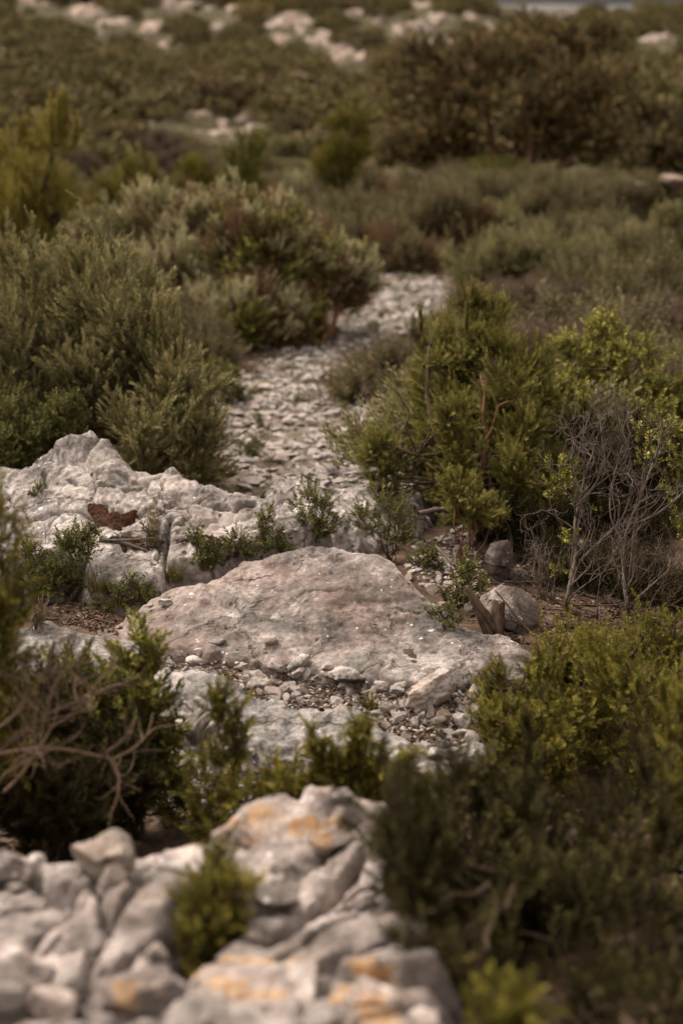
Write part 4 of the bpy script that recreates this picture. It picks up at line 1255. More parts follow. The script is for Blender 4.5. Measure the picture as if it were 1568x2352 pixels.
def stone_v(seed, sub=3, cuts=9, noise=.07, box=.5, dmin=.50):
    rng = np.random.default_rng(seed)
    V, F = ico(sub)
    V = V.copy()
    # squarish block first, then chipped by planes
    V = V / (np.abs(V) ** 3).sum(1)[:, None] ** (1 / 3) * box + V * (1 - box)
    for k in range(cuts):
        nn = rng.normal(size=3)
        nn /= np.linalg.norm(nn)
        d = dmin + (.88 - dmin) * rng.random()
        ex = np.maximum(0, V @ nn - d)
        V = V - ex[:, None] * nn
    nrm = V / np.linalg.norm(V, axis=1)[:, None]
    V = V + nrm * (fbm(V * 1.7 + seed * 5.1, 4) * noise + fbm(V * 7 + seed, 3) * noise * .3)[:, None]
    return V / np.abs(V).max(0), F


VARIANTS = {}


def stone_mesh(kind, k):
    key = (kind, k)
    if key not in VARIANTS:
        if kind == 'pebble':
            V, F = stone_v(300 + k, 3, 13, .05, .7, .42)
        elif kind == 'flat':
            V, F = stone_v(400 + k, 3, 13, .06, .7, .45)
        else:
            V, F = stone_v(500 + k, 4, 12, .08, .55)
        VARIANTS[key] = mesh('stone', V, F, ROCK_STONE, kind == 'block')
    return VARIANTS[key]


def smooth_by_angle(me, deg=38):
    try:
        me.set_sharp_from_angle(angle=math.radians(deg))
    except Exception:
        pass


def stone(label, px, py, wpx, ratio=(1, .75, .5), seed=0, sub=4, rot=None, tilt=(0, 0), sink=.3, mat=None, cuts=11, noise=.08, name='stone', cat='stone', box=.55, pos=None, group=None):
    p, tt = hit(px, py) if pos is None else (np.array(pos), pt(px, py, pos[1])[1])
    w = wpx * .48 / W * tt / 2
    V, F = stone_v(seed, sub, cuts, noise, box)
    V = V * np.array(ratio) / ratio[0] * w
    if sub >= 5:
        nrm = V / np.linalg.norm(V, axis=1)[:, None]
        V = V + nrm * ((ridged(V * 22 + seed, 3) - .7) * .004 + fbm(V * 9 + seed, 3) * .008)[:, None]
    o = link(name, mesh(name, V, F, mat or ROCK_STONE, True), p + np.array([0, 0, w * ratio[2] / ratio[0] * (1 - 2 * sink)]))
    rr = np.random.default_rng(seed + 9)
    o.rotation_euler = (tilt[0], tilt[1], rr.random() * 6.28 if rot is None else rot)
    tag(o, label, cat, group)
    return o


def surf_normal(p):
    e = .03
    z = surf(np.array([p[0] - e, p[0] + e, p[0], p[0]]), np.array([p[1], p[1], p[1] - e, p[1] + e]))
    return np.array([-(z[1] - z[0]) / (2 * e), -(z[3] - z[2]) / (2 * e), 1])


def loose(kind, nv, p, w, rng, label, group, flat=.55, sink=.25, name='stone', cat='stone'):
    me = stone_mesh(kind, int(rng.integers(nv)))
    o = bpy.data.objects.new(name, me)
    COL.objects.link(o)
    s = np.array([w, w * (.6 + .35 * rng.random()), w * flat * (.7 + .5 * rng.random())]) / 2
    o.scale = s
    nn = surf_normal(p)
    nn = np.clip(nn, -.6, 1)
    q = Vector(nn + rng.normal(size=3) * .16).to_track_quat('Z', 'Y')
    q.rotate(Vector((0, 0, 1)).rotation_difference(Vector((0, 0, 1))))
    from mathutils import Quaternion
    o.rotation_euler = (q @ Quaternion((0, 0, 1), rng.random() * 6.283)).to_euler()
    o.location = (p[0], p[1], p[2] + s[2] * (1 - 2 * sink))
    tag(o, label, cat, group)
    return o


# the two stones on the dome slab and other single stones the eye picks out
stone('single rounded pale pebble resting on the lower face of the dome slab', 620, 1476, 42, (1, .8, .55), 601, sink=.12, rot=.3, tilt=(.05, .12))
stone('tiny flat chip just below the single rounded pebble on the slab', 608, 1490, 13, (1, .8, .4), 602, sub=3)
stone('rounded pinkish pebble at the left end of the dome slab above the litter', 378, 1390, 40, (1, .7, .5), 603, sink=.2, rot=0)
stone('small dark pebble left of the rounded pinkish pebble', 345, 1392, 24, (1, .8, .6), 604, sub=3)
stone('grey chip lying on the left shoulder of the dome slab', 537, 1414, 18, (1, .8, .4), 605, sub=3)
stone('long pale grey stone leaning at the lower edge of the slab, longest in the band', 688, 1530, 68, (1, .62, .5), 606, rot=.55, tilt=(-.1, -.35), sink=.18, sub=5)
stone('flat-topped white stone alone on the slab edge right of the long stone', 752, 1538, 36, (1, .75, .5), 607, rot=-.2, sink=.2)
stone('white angular stone sticking out in front of the pebble band', 600, 1578, 54, (1, .75, .62), 608, rot=.2, sink=.25)
stone('yellowish block between the white angular stone and the long grey stone', 635, 1550, 48, (1, .65, .5), 609, rot=-.1)
stone('light grey cobble right of the yellowish block', 683, 1562, 38, (1, .85, .75), 610)
stone('dark grey pebble in front of the light grey cobble', 652, 1590, 28, (1, .8, .8), 611, mat=ROCK_BOULDER)
stone('white oval stone beside the bundle of twigs in the pebble band', 560, 1540, 46, (1, .6, .45), 612, rot=-.15)
stone('pale stone at the upper left of the pebble band beside twigs', 500, 1480, 44, (1, .6, .4), 613, rot=.1)
stone('broad pale stone left of centre in the pebble band', 448, 1522, 44, (1, .7, .55), 614)
stone('narrow white stone above the broad pale one in the band', 458, 1502, 34, (1, .6, .5), 615)
stone('flat grey slab fragment leaning on the dome slab at the pebble band', 790, 1560, 110, (1, .5, .36), 616, rot=-.15, sink=.35, sub=5)
stone('round white cobble alone at the right part of the pebble band', 875, 1582, 38, (1, .85, .75), 617)
stone('broad flat grey stone left of the big wedge-shaped stone', 915, 1585, 60, (1, .6, .4), 618, sub=4)
stone('big wedge-shaped pale stone with dark orange-spotted underside in the band', 985, 1608, 128, (1, .6, .60), 619, rot=.42, tilt=(.12, -.34), sink=.15, sub=5, cuts=9, noise=.10, name='boulder', cat='boulder')
stone('pale broken stone right behind the big wedge-shaped stone', 1015, 1578, 60, (1, .7, .7), 620, rot=.9, tilt=(.1, -.5), sink=.25)
stone('white upright stone at the right end of the pebble band beside the tufts', 1095, 1612, 46, (.8, .7, 1.0), 621, tilt=(.1, .35), sink=.2)
stone('rounded cream stone at the lower right end of the pebble band', 1060, 1665, 46, (1, .8, .85), 622, sink=.25)
stone('reddish brown stone below the big wedge-shaped stone', 1020, 1650, 46, (1, .7, .6), 623, mat=ROCK_BOULDER)
# right of the slab
stone('upright brownish stone standing under the dark juniper', 1142, 1332, 76, (.86, .72, 1.25), 630, sub=5, rot=.25, tilt=(-.06, .03), sink=.10, mat=ROCK_MID, cuts=10, name='boulder', cat='boulder', box=.6)
stone('small leaning dark stone wedged beside the upright brownish stone', 1192, 1338, 42, (.8, .6, .9), 631, rot=.2, tilt=(0, -.5), sink=.2, mat=ROCK_BOULDER)
stone('large smooth grey boulder leaning down to the right behind the stump', 1165, 1445, 150, (1, .5, .85), 632, sub=5, rot=.12, tilt=(-.2, .6), sink=.2, mat=ROCK_MID, cuts=8, noise=.06, name='boulder', cat='boulder')
stone('dim grey rock half hidden behind the bare grey twigs', 1345, 1280, 90, (1, .8, .8), 633, sub=4, mat=ROCK_BOULDER, name='boulder', cat='boulder')
RS = [(1030, 1245, 30), (1045, 1275, 26), (1025, 1300, 34), (1005, 1335, 26), (990, 1360, 40), (1055, 1385, 46), (1075, 1400, 30), (985, 1310, 22), (1010, 1275, 18), (940, 1330, 26), (1030, 1345, 28), (1085, 1245, 24), (1090, 1300, 24), (955, 1300, 22), (1040, 1225, 22), (970, 1345, 24), (1015, 1392, 26), (1000, 1240, 20)]
rng = np.random.default_rng(5)
for k, (px, py, wp) in enumerate(RS):
    p, tt = hit(px, py)
    loose('flat', 8, p, wp * .48 / W * tt, rng, 'small grey stone among litter in the gully right of the slab', 'small stones in the gully right of the slab', .6)
# rubble below the shelf
RB = [(395, 1745, 92, 'flat pale stone lying in the rubble left of the near outcrop', .4), (450, 1760, 50, 'small block beside the flat pale stone in the rubble', .5), (525, 1740, 34, 'white upright chip in the rubble below the dead root', .9),
      (470, 1775, 40, 'cream stone at the right of the flat pale rubble stone', .5), (385, 1775, 60, 'low stone slab in front of the flat pale rubble stone', .35), (420, 1680, 60, 'grey rough stone left of the twisted dead root', .8),
      (695, 1725, 44, 'bright white stone half hidden behind the upright seedling', .6), (625, 1775, 40, 'white stone in the rubble behind the small seedling', .5), (1000, 1735, 40, 'bright stone at the right end of the grey shelf', .6)]
for k, (px, py, wp, lab, fl) in enumerate(RB):
    stone(lab, px, py, wp, (1, .72, fl), 650 + k, sub=4)
rng = np.random.default_rng(6)
for k in range(46):
    px, py = 380 + 330 * rng.random(), 1690 + 190 * rng.random()
    p, tt = hit(px, py)
    if p[1] > 3.3:
        loose('pebble', 8, p, (.02 + .03 * rng.random()), rng, 'small rubble stone on brown litter behind the near outcrop', 'rubble stones behind the near outcrop', .65)

# the pebble band
band = [(370, 1478), (430, 1495), (540, 1520), (640, 1528), (760, 1545), (880, 1572), (960, 1590), (1085, 1590), (1100, 1640), (1100, 1715), (1010, 1725), (930, 1705), (830, 1675), (720, 1645), (620, 1615), (560, 1588), (470, 1565), (370, 1545)]
bandp = np.array([hit(*q)[0] for q in band])
rng = np.random.default_rng(7)


def scatter_in(poly, n, rng, bare=False, grow=0.0):
    lo, hi = poly.min(0) - grow, poly.max(0) + grow
    out = []
    tries = 0
    while len(out) < n:
        tries += 1
        q = lo[:2] + rng.random((4000, 2)) * (hi - lo)[:2]
        ok = poly_sd(q[:, 0], q[:, 1], poly[:, :2]) < -.005 + grow * rng.random(len(q)) ** 2
        if bare and tries < 25:                                # soil only, not on top of the rocks
            e_ = surf(q[:, 0], q[:, 1]) - terrain(q[:, 0], q[:, 1])
            ok &= e_ < .02 + .03 * rng.random(len(q)) ** 4
        out += list(q[ok])
    out = np.array(out[:n])
    return np.concatenate([out, surf(out[:, 0], out[:, 1])[:, None]], 1)


PB = scatter_in(bandp, 230, rng, True)
for p in PB:
    loose('pebble', 8, p, .022 + .055 * rng.random() ** 2, rng, 'small loose pebble in the band of debris below the dome slab', 'pebbles in the debris band', .65, name='pebble', cat='pebble')

# ------------------------------------------------------------------ the stony path
PATH = [(600, 1125), (575, 1060), (548, 1000), (545, 950), (590, 885), (640, 850), (710, 800), (760, 765), (830, 740), (872, 712), (880, 675), (915, 645), (965, 632), (1010, 648), (985, 690), (945, 722), (900, 750), (850, 770), (790, 800), (735, 835), (690, 880), (690, 930), (760, 950), (880, 930), (900, 960), (850, 1010), (800, 1060), (880, 1080), (860, 1100), (740, 1110)]
pp = np.array([hit(*q)[0] for q in PATH])
lo, hi = pp.min(0) - .4, pp.max(0) + .4
rs = .05
X, Y = np.meshgrid(np.arange(lo[0], hi[0], rs), np.arange(lo[1], hi[1], rs))
sdp = poly_sd(X, Y, pp[:, :2]) + .12 * fbm(xyz(X * 2.2, Y * 2.2), 3).reshape(X.shape)
Z = terrain(X, Y) + .02 * np.clip((.2 - sdp) / .15, -1.5, 1) + .015 * fbm(xyz(X * 6, Y * 6), 3).reshape(X.shape)
t = NT('path_stony_dust')
gv = t.n('ShaderNodeNewGeometry').outputs['Position']
pc = t.ramp(t.noise(gv, 16, 8, .72), [(.36, (.06, .044, .032)), (.5, (.12, .094, .075)), (.62, (.21, .175, .15))])
pcm = t.done(t.principled(pc, .95, t.bump(t.noise(gv, 40, 6, .7), .9, .015), .1))
V = np.stack([X, Y, Z], -1).reshape(-1, 3)
V, F = compact(V, grid_faces(*X.shape, (sdp < .32)))
path = link('path', mesh('path', V, F, pcm, True))
tag(path, kind='structure')
rng = np.random.default_rng(8)
PS = scatter_in(pp, 5600, rng, False, .45)
PS = PS[fbm(PS * [1.6, 1.6, 0] + 4, 3) + rng.normal(size=len(PS)) * .35 > -.35]
szs = .022 + .075 * rng.random(len(PS)) ** 2.4
dep = PS[:, 1]
order = np.argsort(-(szs / dep))
big = order[:270]
for i in big:
    loose('flat', 8, PS[i] + [0, 0, .026], min(.14, szs[i] * 1.35), rng, 'flat pale limestone piece lying loose on the stony path', 'loose limestone pieces on the path', .32, .2, name='path_stone')
# the rest as one mass of gravel
Vs, Fs, b = [], [], 0
sv = [stone_v(700 + k, 2, 9, .05, .6, .42) for k in range(6)]
for i in order[270:]:
    V, F = sv[int(rng.integers(6))]
    a = rng.random() * 6.283
    s = szs[i] / 2 * np.array([1, .55 + .4 * rng.random(), .3 + .25 * rng.random()])
    M = np.array([[math.cos(a), -math.sin(a), 0], [math.sin(a), math.cos(a), 0], [0, 0, 1]]) @ np.diag(s)
    q = V @ M.T
    q[:, 2] += q[:, 0] * rng.normal() * .2 + q[:, 1] * rng.normal() * .2
    Vs.append(q + PS[i] + [0, 0, .024 + s[2] * .4])
    Fs.append(F + b)
    b += len(V)
# grit in the debris band, the rubble and the gully belongs to the same ground cover
for poly, n, sz in ((bandp, 1300, .014), (np.array([hit(*q)[0] for q in [(380, 1690), (560, 1720), (720, 1760), (700, 1810), (560, 1840), (400, 1900), (350, 1800)]]), 700, .014),
                    (np.array([hit(*q)[0] for q in [(950, 1250), (1060, 1210), (1110, 1290), (1090, 1420), (1000, 1370), (930, 1310)]]), 420, .018)):
    G = scatter_in(poly, n, rng, True)
    for p in G:
        V, F = sv[int(rng.integers(6))]
        s = sz * (.3 + .8 * rng.random()) * np.array([1, .75, .6])
        a = rng.random() * 6.283
        M = np.array([[math.cos(a), -math.sin(a), 0], [math.sin(a), math.cos(a), 0], [0, 0, 1]]) @ np.diag(s)
        Vs.append(V @ M.T + p + [0, 0, s[2] * .3])
        Fs.append(F + b)
        b += len(V)
ROCK_GRAVEL = rock_mat('limestone_gravel', dark=(.17, .15, .14), mid=(.30, .272, .255), light=(.44, .415, .395), warm_amt=.7, cracks=0, spots=0, pits=0, s=2.5, algae=.2)
gravel = link('gravel', mesh('gravel', np.concatenate(Vs), np.concatenate(Fs), ROCK_GRAVEL, False))
tag(gravel, kind='stuff')

# ------------------------------------------------------------------ leaf litter, twigs, moss
t = NT('leaf_litter_brown')
a = t.n('ShaderNodeAttribute', attribute_name='tint').outputs['Fac']
LITTER = t.done(t.principled(t.ramp(a, [(0, (.035, .02, .014)), (.4, (.085, .047, .031)), (.75, (.16, .095, .063)), (1, (.28, .20, .15))]), .8, None, .2))


def leaf_tp(seed):
    rng = np.random.default_rng(seed)
    x = np.array([-1, -.45, .3, 1.0])
    wd = np.array([.02, .42, .46, .02])
    c = .25 + .4 * rng.random()
    V, F = [], []
    for i in range(4):
        z = c * (x[i] ** 2) * .5
        V += [[x[i], -wd[i], z + c * wd[i]], [x[i], 0, z], [x[i], wd[i], z + c * wd[i]]]
    for i in range(3):
        for j in range(2):
            F.append([i * 3 + j, i * 3 + j + 1, i * 3 + j + 4, i * 3 + j + 3])
    V = np.array(V)[:, [2, 1, 0]]
    return V, np.array(F), np.full(len(V), .0)


LT = [leaf_tp(k) for k in range(4)]
litter_polys = [(PATH, 1500, .016), ([(80, 1395), (200, 1375), (330, 1395), (350, 1425), (270, 1470), (180, 1440), (100, 1425)], 900, .015), ([(300, 1235), (380, 1245), (375, 1272), (300, 1262), (240, 1250)], 260, .013),
                (band, 2600, .012), ([(380, 1690), (560, 1720), (720, 1760), (700, 1810), (560, 1840), (400, 1900), (350, 1800)], 700, .014), ([(950, 1250), (1060, 1210), (1200, 1350), (1240, 1480), (1160, 1470), (1000, 1370)], 700, .016),
                ([(1100, 1200), (1500, 1380), (1568, 1420), (1250, 1480), (1180, 1420)], 1100, .017), ([(380, 1275), (480, 1300), (680, 1250), (700, 1225), (560, 1245)], 300, .013)]
P, S = [], []
for poly, n, sz in litter_polys:
    q = scatter_in(np.array([hit(*a)[0] for a in poly]), n, rng, True)
    P.append(q + [0, 0, .006])
    S.append(sz * (.6 + .7 * rng.random(n)))
P, S = np.concatenate(P), np.concatenate(S)
D = rng.normal(size=P.shape) * [1, 1, .25]
V, F, T = scatter(LT, P, D, S, rng, .45, .28, 0)
litter = link('leaf_litter', mesh('leaf_litter', V, F, LITTER, False, T))
tag(litter, kind='stuff')

tw = []
for poly, n, ln in ((band, 330, .08), (litter_polys[1][0], 70, .09), (litter_polys[4][0], 60, .09), (litter_polys[5][0], 110, .12), (litter_polys[6][0], 120, .16), (litter_polys[2][0], 40, .08)):
    q = scatter_in(np.array([hit(*a)[0] for a in poly]), n, rng, True)
    for p in q:
        a = rng.normal() * .7 - .25
        L = ln * (.4 + rng.random())
        s = np.linspace(-.5, .5, 5)[:, None]
        d = np.array([math.cos(a), math.sin(a), 0])
        line = p + s * L * d + s ** 2 * rng.normal(size=3) * L * .5
        line[:, 2] = surf(line[:, 0], line[:, 1]) * .6 + p[2] * .4 + .006 + .012 * rng.random()
        tw.append(tube(line, np.linspace(1, .5, 5) * (.0012 + .0028 * rng.random() ** 2), 4))
V, F = join(tw)
tg = link('twig_litter', mesh('twig_litter', V, F, BARK_GREY, True))
tag(tg, kind='stuff')

moss = np.array([hit(*q)[0] for q in [(205, 1160), (229, 1155), (248, 1178), (282, 1184), (320, 1172), (310, 1196), (262, 1218), (222, 1212), (207, 1192)]])
lo, hi = moss.min(0) - .03, moss.max(0) + .03
X, Y = np.meshgrid(np.arange(lo[0], hi[0], .006), np.arange(lo[1], hi[1], .006))
sdm = poly_sd(X, Y, moss[:, :2]) + .02 * fbm(xyz(X * 14, Y * 14), 3).reshape(X.shape)
Zs = surf(X.ravel(), Y.ravel()).reshape(X.shape)
for _ in range(10):
    Zs[1:-1, 1:-1] = (Zs[:-2, 1:-1] + Zs[2:, 1:-1] + Zs[1:-1, :-2] + Zs[1:-1, 2:]) / 4
Z = Zs + .028 * np.clip(-sdm / .03, -1, 1) + .006 * fbm(xyz(X * 60, Y * 60), 3).reshape(X.shape)
t = NT('moss_red_brown')
gv = t.n('ShaderNodeNewGeometry').outputs['Position']
mc = t.ramp(t.noise(gv, 90, 6, .7), [(.36, (.025, .011, .008)), (.5, (.052, .025, .017)), (.64, (.10, .052, .034))])
V, F = compact(np.stack([X, Y, Z], -1).reshape(-1, 3), grid_faces(*X.shape, sdm < .01))
mo = link('moss', mesh('moss', V, F, t.done(t.principled(mc, 1, t.bump(t.noise(gv, 160, 5, .7), 1, .008), .05)), True))
tag(mo, kind='stuff')

# ------------------------------------------------------------------ dead wood
def wood(name, label, cat, strands, mat, base, seed, groove=.35, k=14):
    p, tt = hit(*base)
    parts = []
    for L, a, b in strands:
        q = px_path(L)
        n = len(q)
        V, F = tube(q, np.linspace(a, b, n), k)
        C = np.repeat(q, k, 0)
        ang = np.tile(np.arange(k), n) * 2 * math.pi / k
        ring = np.repeat(np.arange(n), k)
        f = 1 + groove * .5 * np.sin(ang * 5 + ring * .15 + seed) + groove * .5 * np.sin(ang * 3 + 1.3) + .25 * fbm(V * 25 + seed, 3)
        V = C + (V - C) * f[:, None] * np.array([1, 1, 1])
        # splintered end
        end = ring == n - 1
        V[end] = V[end] + (q[-1] - q[-2]) * (np.random.default_rng(seed).random(end.sum())[:, None] * 1.3 - .3)
        parts.append((V, F))
        # close the end
        e0 = (n - 1) * k
        parts.append((np.concatenate([V[e0:e0 + k], q[-1:] - (q[-1:] - q[-2:-1]) * .4]), np.array([[i, (i + 1) % k, k, k] for i in range(k)])))
    V, F = join(parts)
    o = link(name, mesh(name, V - p, F, mat, True), p)
    tag(o, label, cat)
    return o


wood('dead_stump', 'split weathered brown wood stump standing behind the right end of the slab', 'stump',
     [([(1150, 1470, 5.5), (1120, 1425, 5.5), (1092, 1385, 5.5), (1072, 1350, 5.52)], .038, .010), ([(1140, 1470, 5.49), (1142, 1420, 5.5), (1145, 1383, 5.52)], .034, .026), ([(1128, 1465, 5.48), (1110, 1430, 5.48), (1095, 1402, 5.49)], .026, .012)],
     WOOD_ROT, (1140, 1455), 3)
wood('dead_root', 'twisted bleached dead root lying in the rubble below the grey shelf', 'root',
     [([(440, 1700, 4.32), (437, 1670, 4.32), (450, 1648, 4.33), (470, 1628, 4.34), (460, 1612, 4.35), (448, 1605, 4.36)], .026, .009), ([(460, 1702, 4.30), (458, 1672, 4.30), (475, 1650, 4.30), (500, 1635, 4.32), (530, 1615, 4.36), (545, 1600, 4.4)], .026, .005),
      ([(478, 1696, 4.28), (480, 1675, 4.28), (500, 1668, 4.28), (525, 1672, 4.28), (560, 1676, 4.28)], .020, .006), ([(430, 1690, 4.33), (432, 1655, 4.34), (418, 1640, 4.35), (400, 1648, 4.36)], .014, .008), ([(470, 1640, 4.34), (500, 1650, 4.34), (535, 1655, 4.35)], .010, .004),
      ([(455, 1640, 4.34), (440, 1625, 4.36), (425, 1612, 4.38)], .012, .005), ([(490, 1640, 4.33), (510, 1655, 4.32), (520, 1640, 4.33)], .009, .004)],
     BARK_BLEACHED, (460, 1690), 4, .3)
wood('fallen_branch', 'forked bare branch lying on the stones below the juniper', 'branch',
     [([(1075, 1330, 5.95), (1045, 1300, 6.0), (1020, 1275, 6.05), (1000, 1255, 6.1)], .012, .006), ([(1045, 1300, 6.0), (1045, 1275, 6.05), (1040, 1260, 6.08)], .007, .004)], BARK_GREY, (1045, 1300), 5, .2, 8)
wood('fallen_branch', 'pale thin branch lying across the ground under the juniper, left side', 'branch',
     [([(960, 1180, 6.75), (1010, 1168, 6.8), (1060, 1172, 6.8), (1100, 1180, 6.8)], .014, .007)], BARK_GREY, (1020, 1175), 6, .2, 8)
wood('fallen_branch', 'thin dead branch lying in the litter pocket under the pale ledge', 'branch',
     [([(230, 1240, 6.1), (280, 1245, 6.08), (330, 1262, 6.05)], .012, .006), ([(250, 1242, 6.08), (300, 1240, 6.08), (345, 1236, 6.1)], .007, .003)], BARK_GREY, (280, 1250), 7, .2, 8)
wood('fallen_branch', 'slender dry twig leaning over the leaning grey boulder', 'branch',
     [([(1228, 1462, 5.38), (1190, 1425, 5.42), (1165, 1390, 5.46), (1140, 1360, 5.5)], .006, .003)], BARK_DARK, (1190, 1450), 8, .2, 6)

# ------------------------------------------------------------------ blocks of the near outcrop
stone('rounded grey boulder on the left shoulder of the near outcrop', 238, 1965, 142, (1, .85, .8), 801, sub=5, rot=.3, sink=.30, mat=ROCK_BOULDER, cuts=7, noise=.05, name='boulder', cat='boulder', pos=hit(238, 1990)[0])
NB = [(585, 2275, 300, (1, .75, .5), 'near block with a wide orange lichen patch on its upper face', True), (330, 2290, 200, (1, .8, .6), 'near pinkish block with two faint orange lichen patches', True), (860, 2300, 130, (.9, .7, .8), 'pointed near block with an orange lichen tip', True),
      (760, 1935, 120, (1, .7, .5), 'block below the outcrop peak with an orange streak', True), (560, 1935, 110, (1, .6, .5), 'orange-tinged block on the left slope of the outcrop peak', True),
      (830, 2170, 110, (1, .6, .4), 'flat lens-shaped stone in the right side of the near outcrop', False), (960, 2335, 110, (1, .6, .45), 'whitish flat stone at the lower right foot of the near outcrop', False),
      (70, 2090, 130, (1, .8, .6), 'grey cobble at the left side of the near outcrop', False), (420, 2000, 120, (1, .8, .5), 'broad grey stone just left of the outcrop crevice shrub', False), (690, 2010, 150, (1, .5, .4), 'long slanting grey slab piece under the outcrop peak', False),
      (880, 2030, 100, (1, .7, .5), 'grey stone at the right flank of the near outcrop', False), (200, 2170, 170, (1, .8, .6), 'large pale stone in the left half of the near outcrop', False), (90, 2240, 120, (1, .8, .7), 'dull grey stone at the lower left of the near outcrop', False),
      (450, 2240, 130, (1, .9, .6), 'grey rounded stone below the crevice of the near outcrop', False), (890, 2110, 70, (1, .8, .6), 'small whitish stone at the right flank of the outcrop', False), (780, 1830, 80, (1, .7, .5), 'whitish stone at the very peak of the near outcrop', False),
      (640, 2080, 120, (1, .6, .5), 'slanted pale stone right of the outcrop crevice', False), (740, 2280, 120, (1, .7, .5), 'smooth grey stone right of the orange lichen block', False), (120, 2320, 140, (1, .8, .6), 'dark grey stone in the lower left corner', False), (20, 1990, 120, (1, .8, .6), 'lumpy grey stone at the left end of the near outcrop', False)]
ROCK_NEAR2 = rock_mat('limestone_pinkish_block', dark=(0.138, 0.112, 0.104), mid=(0.258, 0.216, 0.204), light=(0.404, 0.352, 0.340), warm_amt=.6, warm=(.37, .27, .22), cracks=.0, spots=.8, s=.8, algae=.3, rand=True)


def orange_mat(wp, px, py, k):
    m = wp * .48 / W * hit(px, py)[1] / 2
    P_ = {0: [((-.55, -.5, .25), .55), ((.35, -.55, .2), .5)], 1: [((-.3, -.6, .3), .42), ((.55, -.4, .3), .4)], 2: [((0, -.6, .3), .75)], 3: [((-.3, -.5, .3), .6)], 4: [((.4, -.5, .3), .6)]}[k]
    return rock_mat('limestone_orange_lichen', dark=(0.138, 0.112, 0.104), mid=(0.258, 0.216, 0.204), light=(0.404, 0.352, 0.340), warm_amt=.6, warm=(.37, .27, .22), orange=.95, cracks=0, spots=.8, s=.8, algae=.25, rand=True,
                    patch=[((c[0] * m, c[1] * m, c[2] * m), r * m) for c, r in P_])


for k, (px, py, wp, ra, lab, org) in enumerate(NB):
    stone(lab, px, py, wp, ra, 820 + k, sub=5, rot=0 if org else (-.5 + .35 * ((k * 7) % 5) / 2), tilt=(.15 * ((k % 3) - 1), .12 * ((k % 5) - 2)), sink=.50 if org else .60, mat=orange_mat(wp, px, py, k) if org else (ROCK_NEAR if k % 2 else ROCK_NEAR2), cuts=12, noise=.06, box=.6)
# lichen that grows across the joints of the outcrop itself
oc_ = next(o for o in COL.objects if o.name == 'rock_outcrop')
LI = [(520, 2225, .085), (590, 2205, .07), (650, 2245, .08), (300, 2255, .055), (375, 2268, .055), (850, 2280, .08), (875, 2325, .06), (770, 1915, .05), (735, 1903, .04), (595, 1882, .05), (540, 1905, .05), (560, 2245, .05), (820, 2240, .04), (690, 1905, .03)]
oc_.data.materials[0] = rock_mat('limestone_lichened_outcrop', dark=(0.106, 0.088, 0.082), mid=(0.233, 0.198, 0.187), light=(0.396, 0.344, 0.330), warm_amt=.6, warm=(.36, .26, .22), cracks=.0, spots=1.0, s=.8, algae=.4, orange=.85,
                                 patch=[(tuple(float(v_) for v_ in hit(a_, b_)[0] - np.array(oc_.location)), r_) for a_, b_, r_ in LI])
rng = np.random.default_rng(9)
for k in range(16):
    px, py = 960 * rng.random(), 1960 + 400 * rng.random()
    if px < 560 and py < 2000:
        continue
    p, tt = hit(px, py)
    if p[2] < -2.2 or p[1] > 3.1:
        continue
    loose('block', 8, p, .03 + .06 * rng.random() ** 1.5, rng, 'small grey stone wedged among blocks of the near outcrop', 'small stones of the near outcrop', .7, .35)

# ------------------------------------------------------------------ pale rocks out on the hillside and beyond
HR = [(102, 12, 30, 10), (185, 22, 60, 12), (225, 30, 50, 12), (265, 47, 62, 16), (350, 66, 46, 24), (230, 77, 32, 10), (392, 95, 42, 14), (490, 64, 26, 12), (405, 8, 100, 16), (482, 20, 30, 10), (540, 20, 34, 12), (640, 50, 60, 22), (672, 38, 46, 24), (700, 55, 50, 22), (648, 84, 34, 14),
      (740, 95, 50, 16), (790, 115, 50, 16), (825, 138, 60, 16), (290, 212, 44, 16), (445, 232, 36, 12), (350, 283, 28, 14), (462, 275, 44, 18), (510, 298, 56, 22), (545, 305, 50, 14), (575, 265, 80, 14), (720, 295, 34, 20), (640, 335, 60, 18), (330, 357, 36, 14), (400, 370, 44, 16), (250, 402, 96, 16), (200, 315, 36, 14),
      (971, 8, 44, 12), (869, 45, 28, 12), (894, 54, 24, 12), (916, 66, 28, 14), (969, 58, 66, 20), (1079, 36, 42, 12), (1124, 56, 32, 14), (1010, 42, 50, 12), (1030, 92, 40, 14), (1165, 3, 80, 12), (1219, 9, 52, 22), (1292, 30, 30, 12), (971, 95, 34, 12), (1474, 90, 64, 10), (1521, 68, 30, 12), (1545, 92, 26, 10), (820, 30, 40, 10), (60, 4, 60, 8), (160, 6, 40, 8)]
ROCK_FAR = rock_mat('limestone_far_pinkish', dark=(.10, .078, .062), mid=(.19, .15, .125), light=(.29, .238, .205), warm_amt=.5, cracks=0, spots=0, pits=0, s=.5, rand=True, algae=.1)
rng = np.random.default_rng(10)
FARR = []
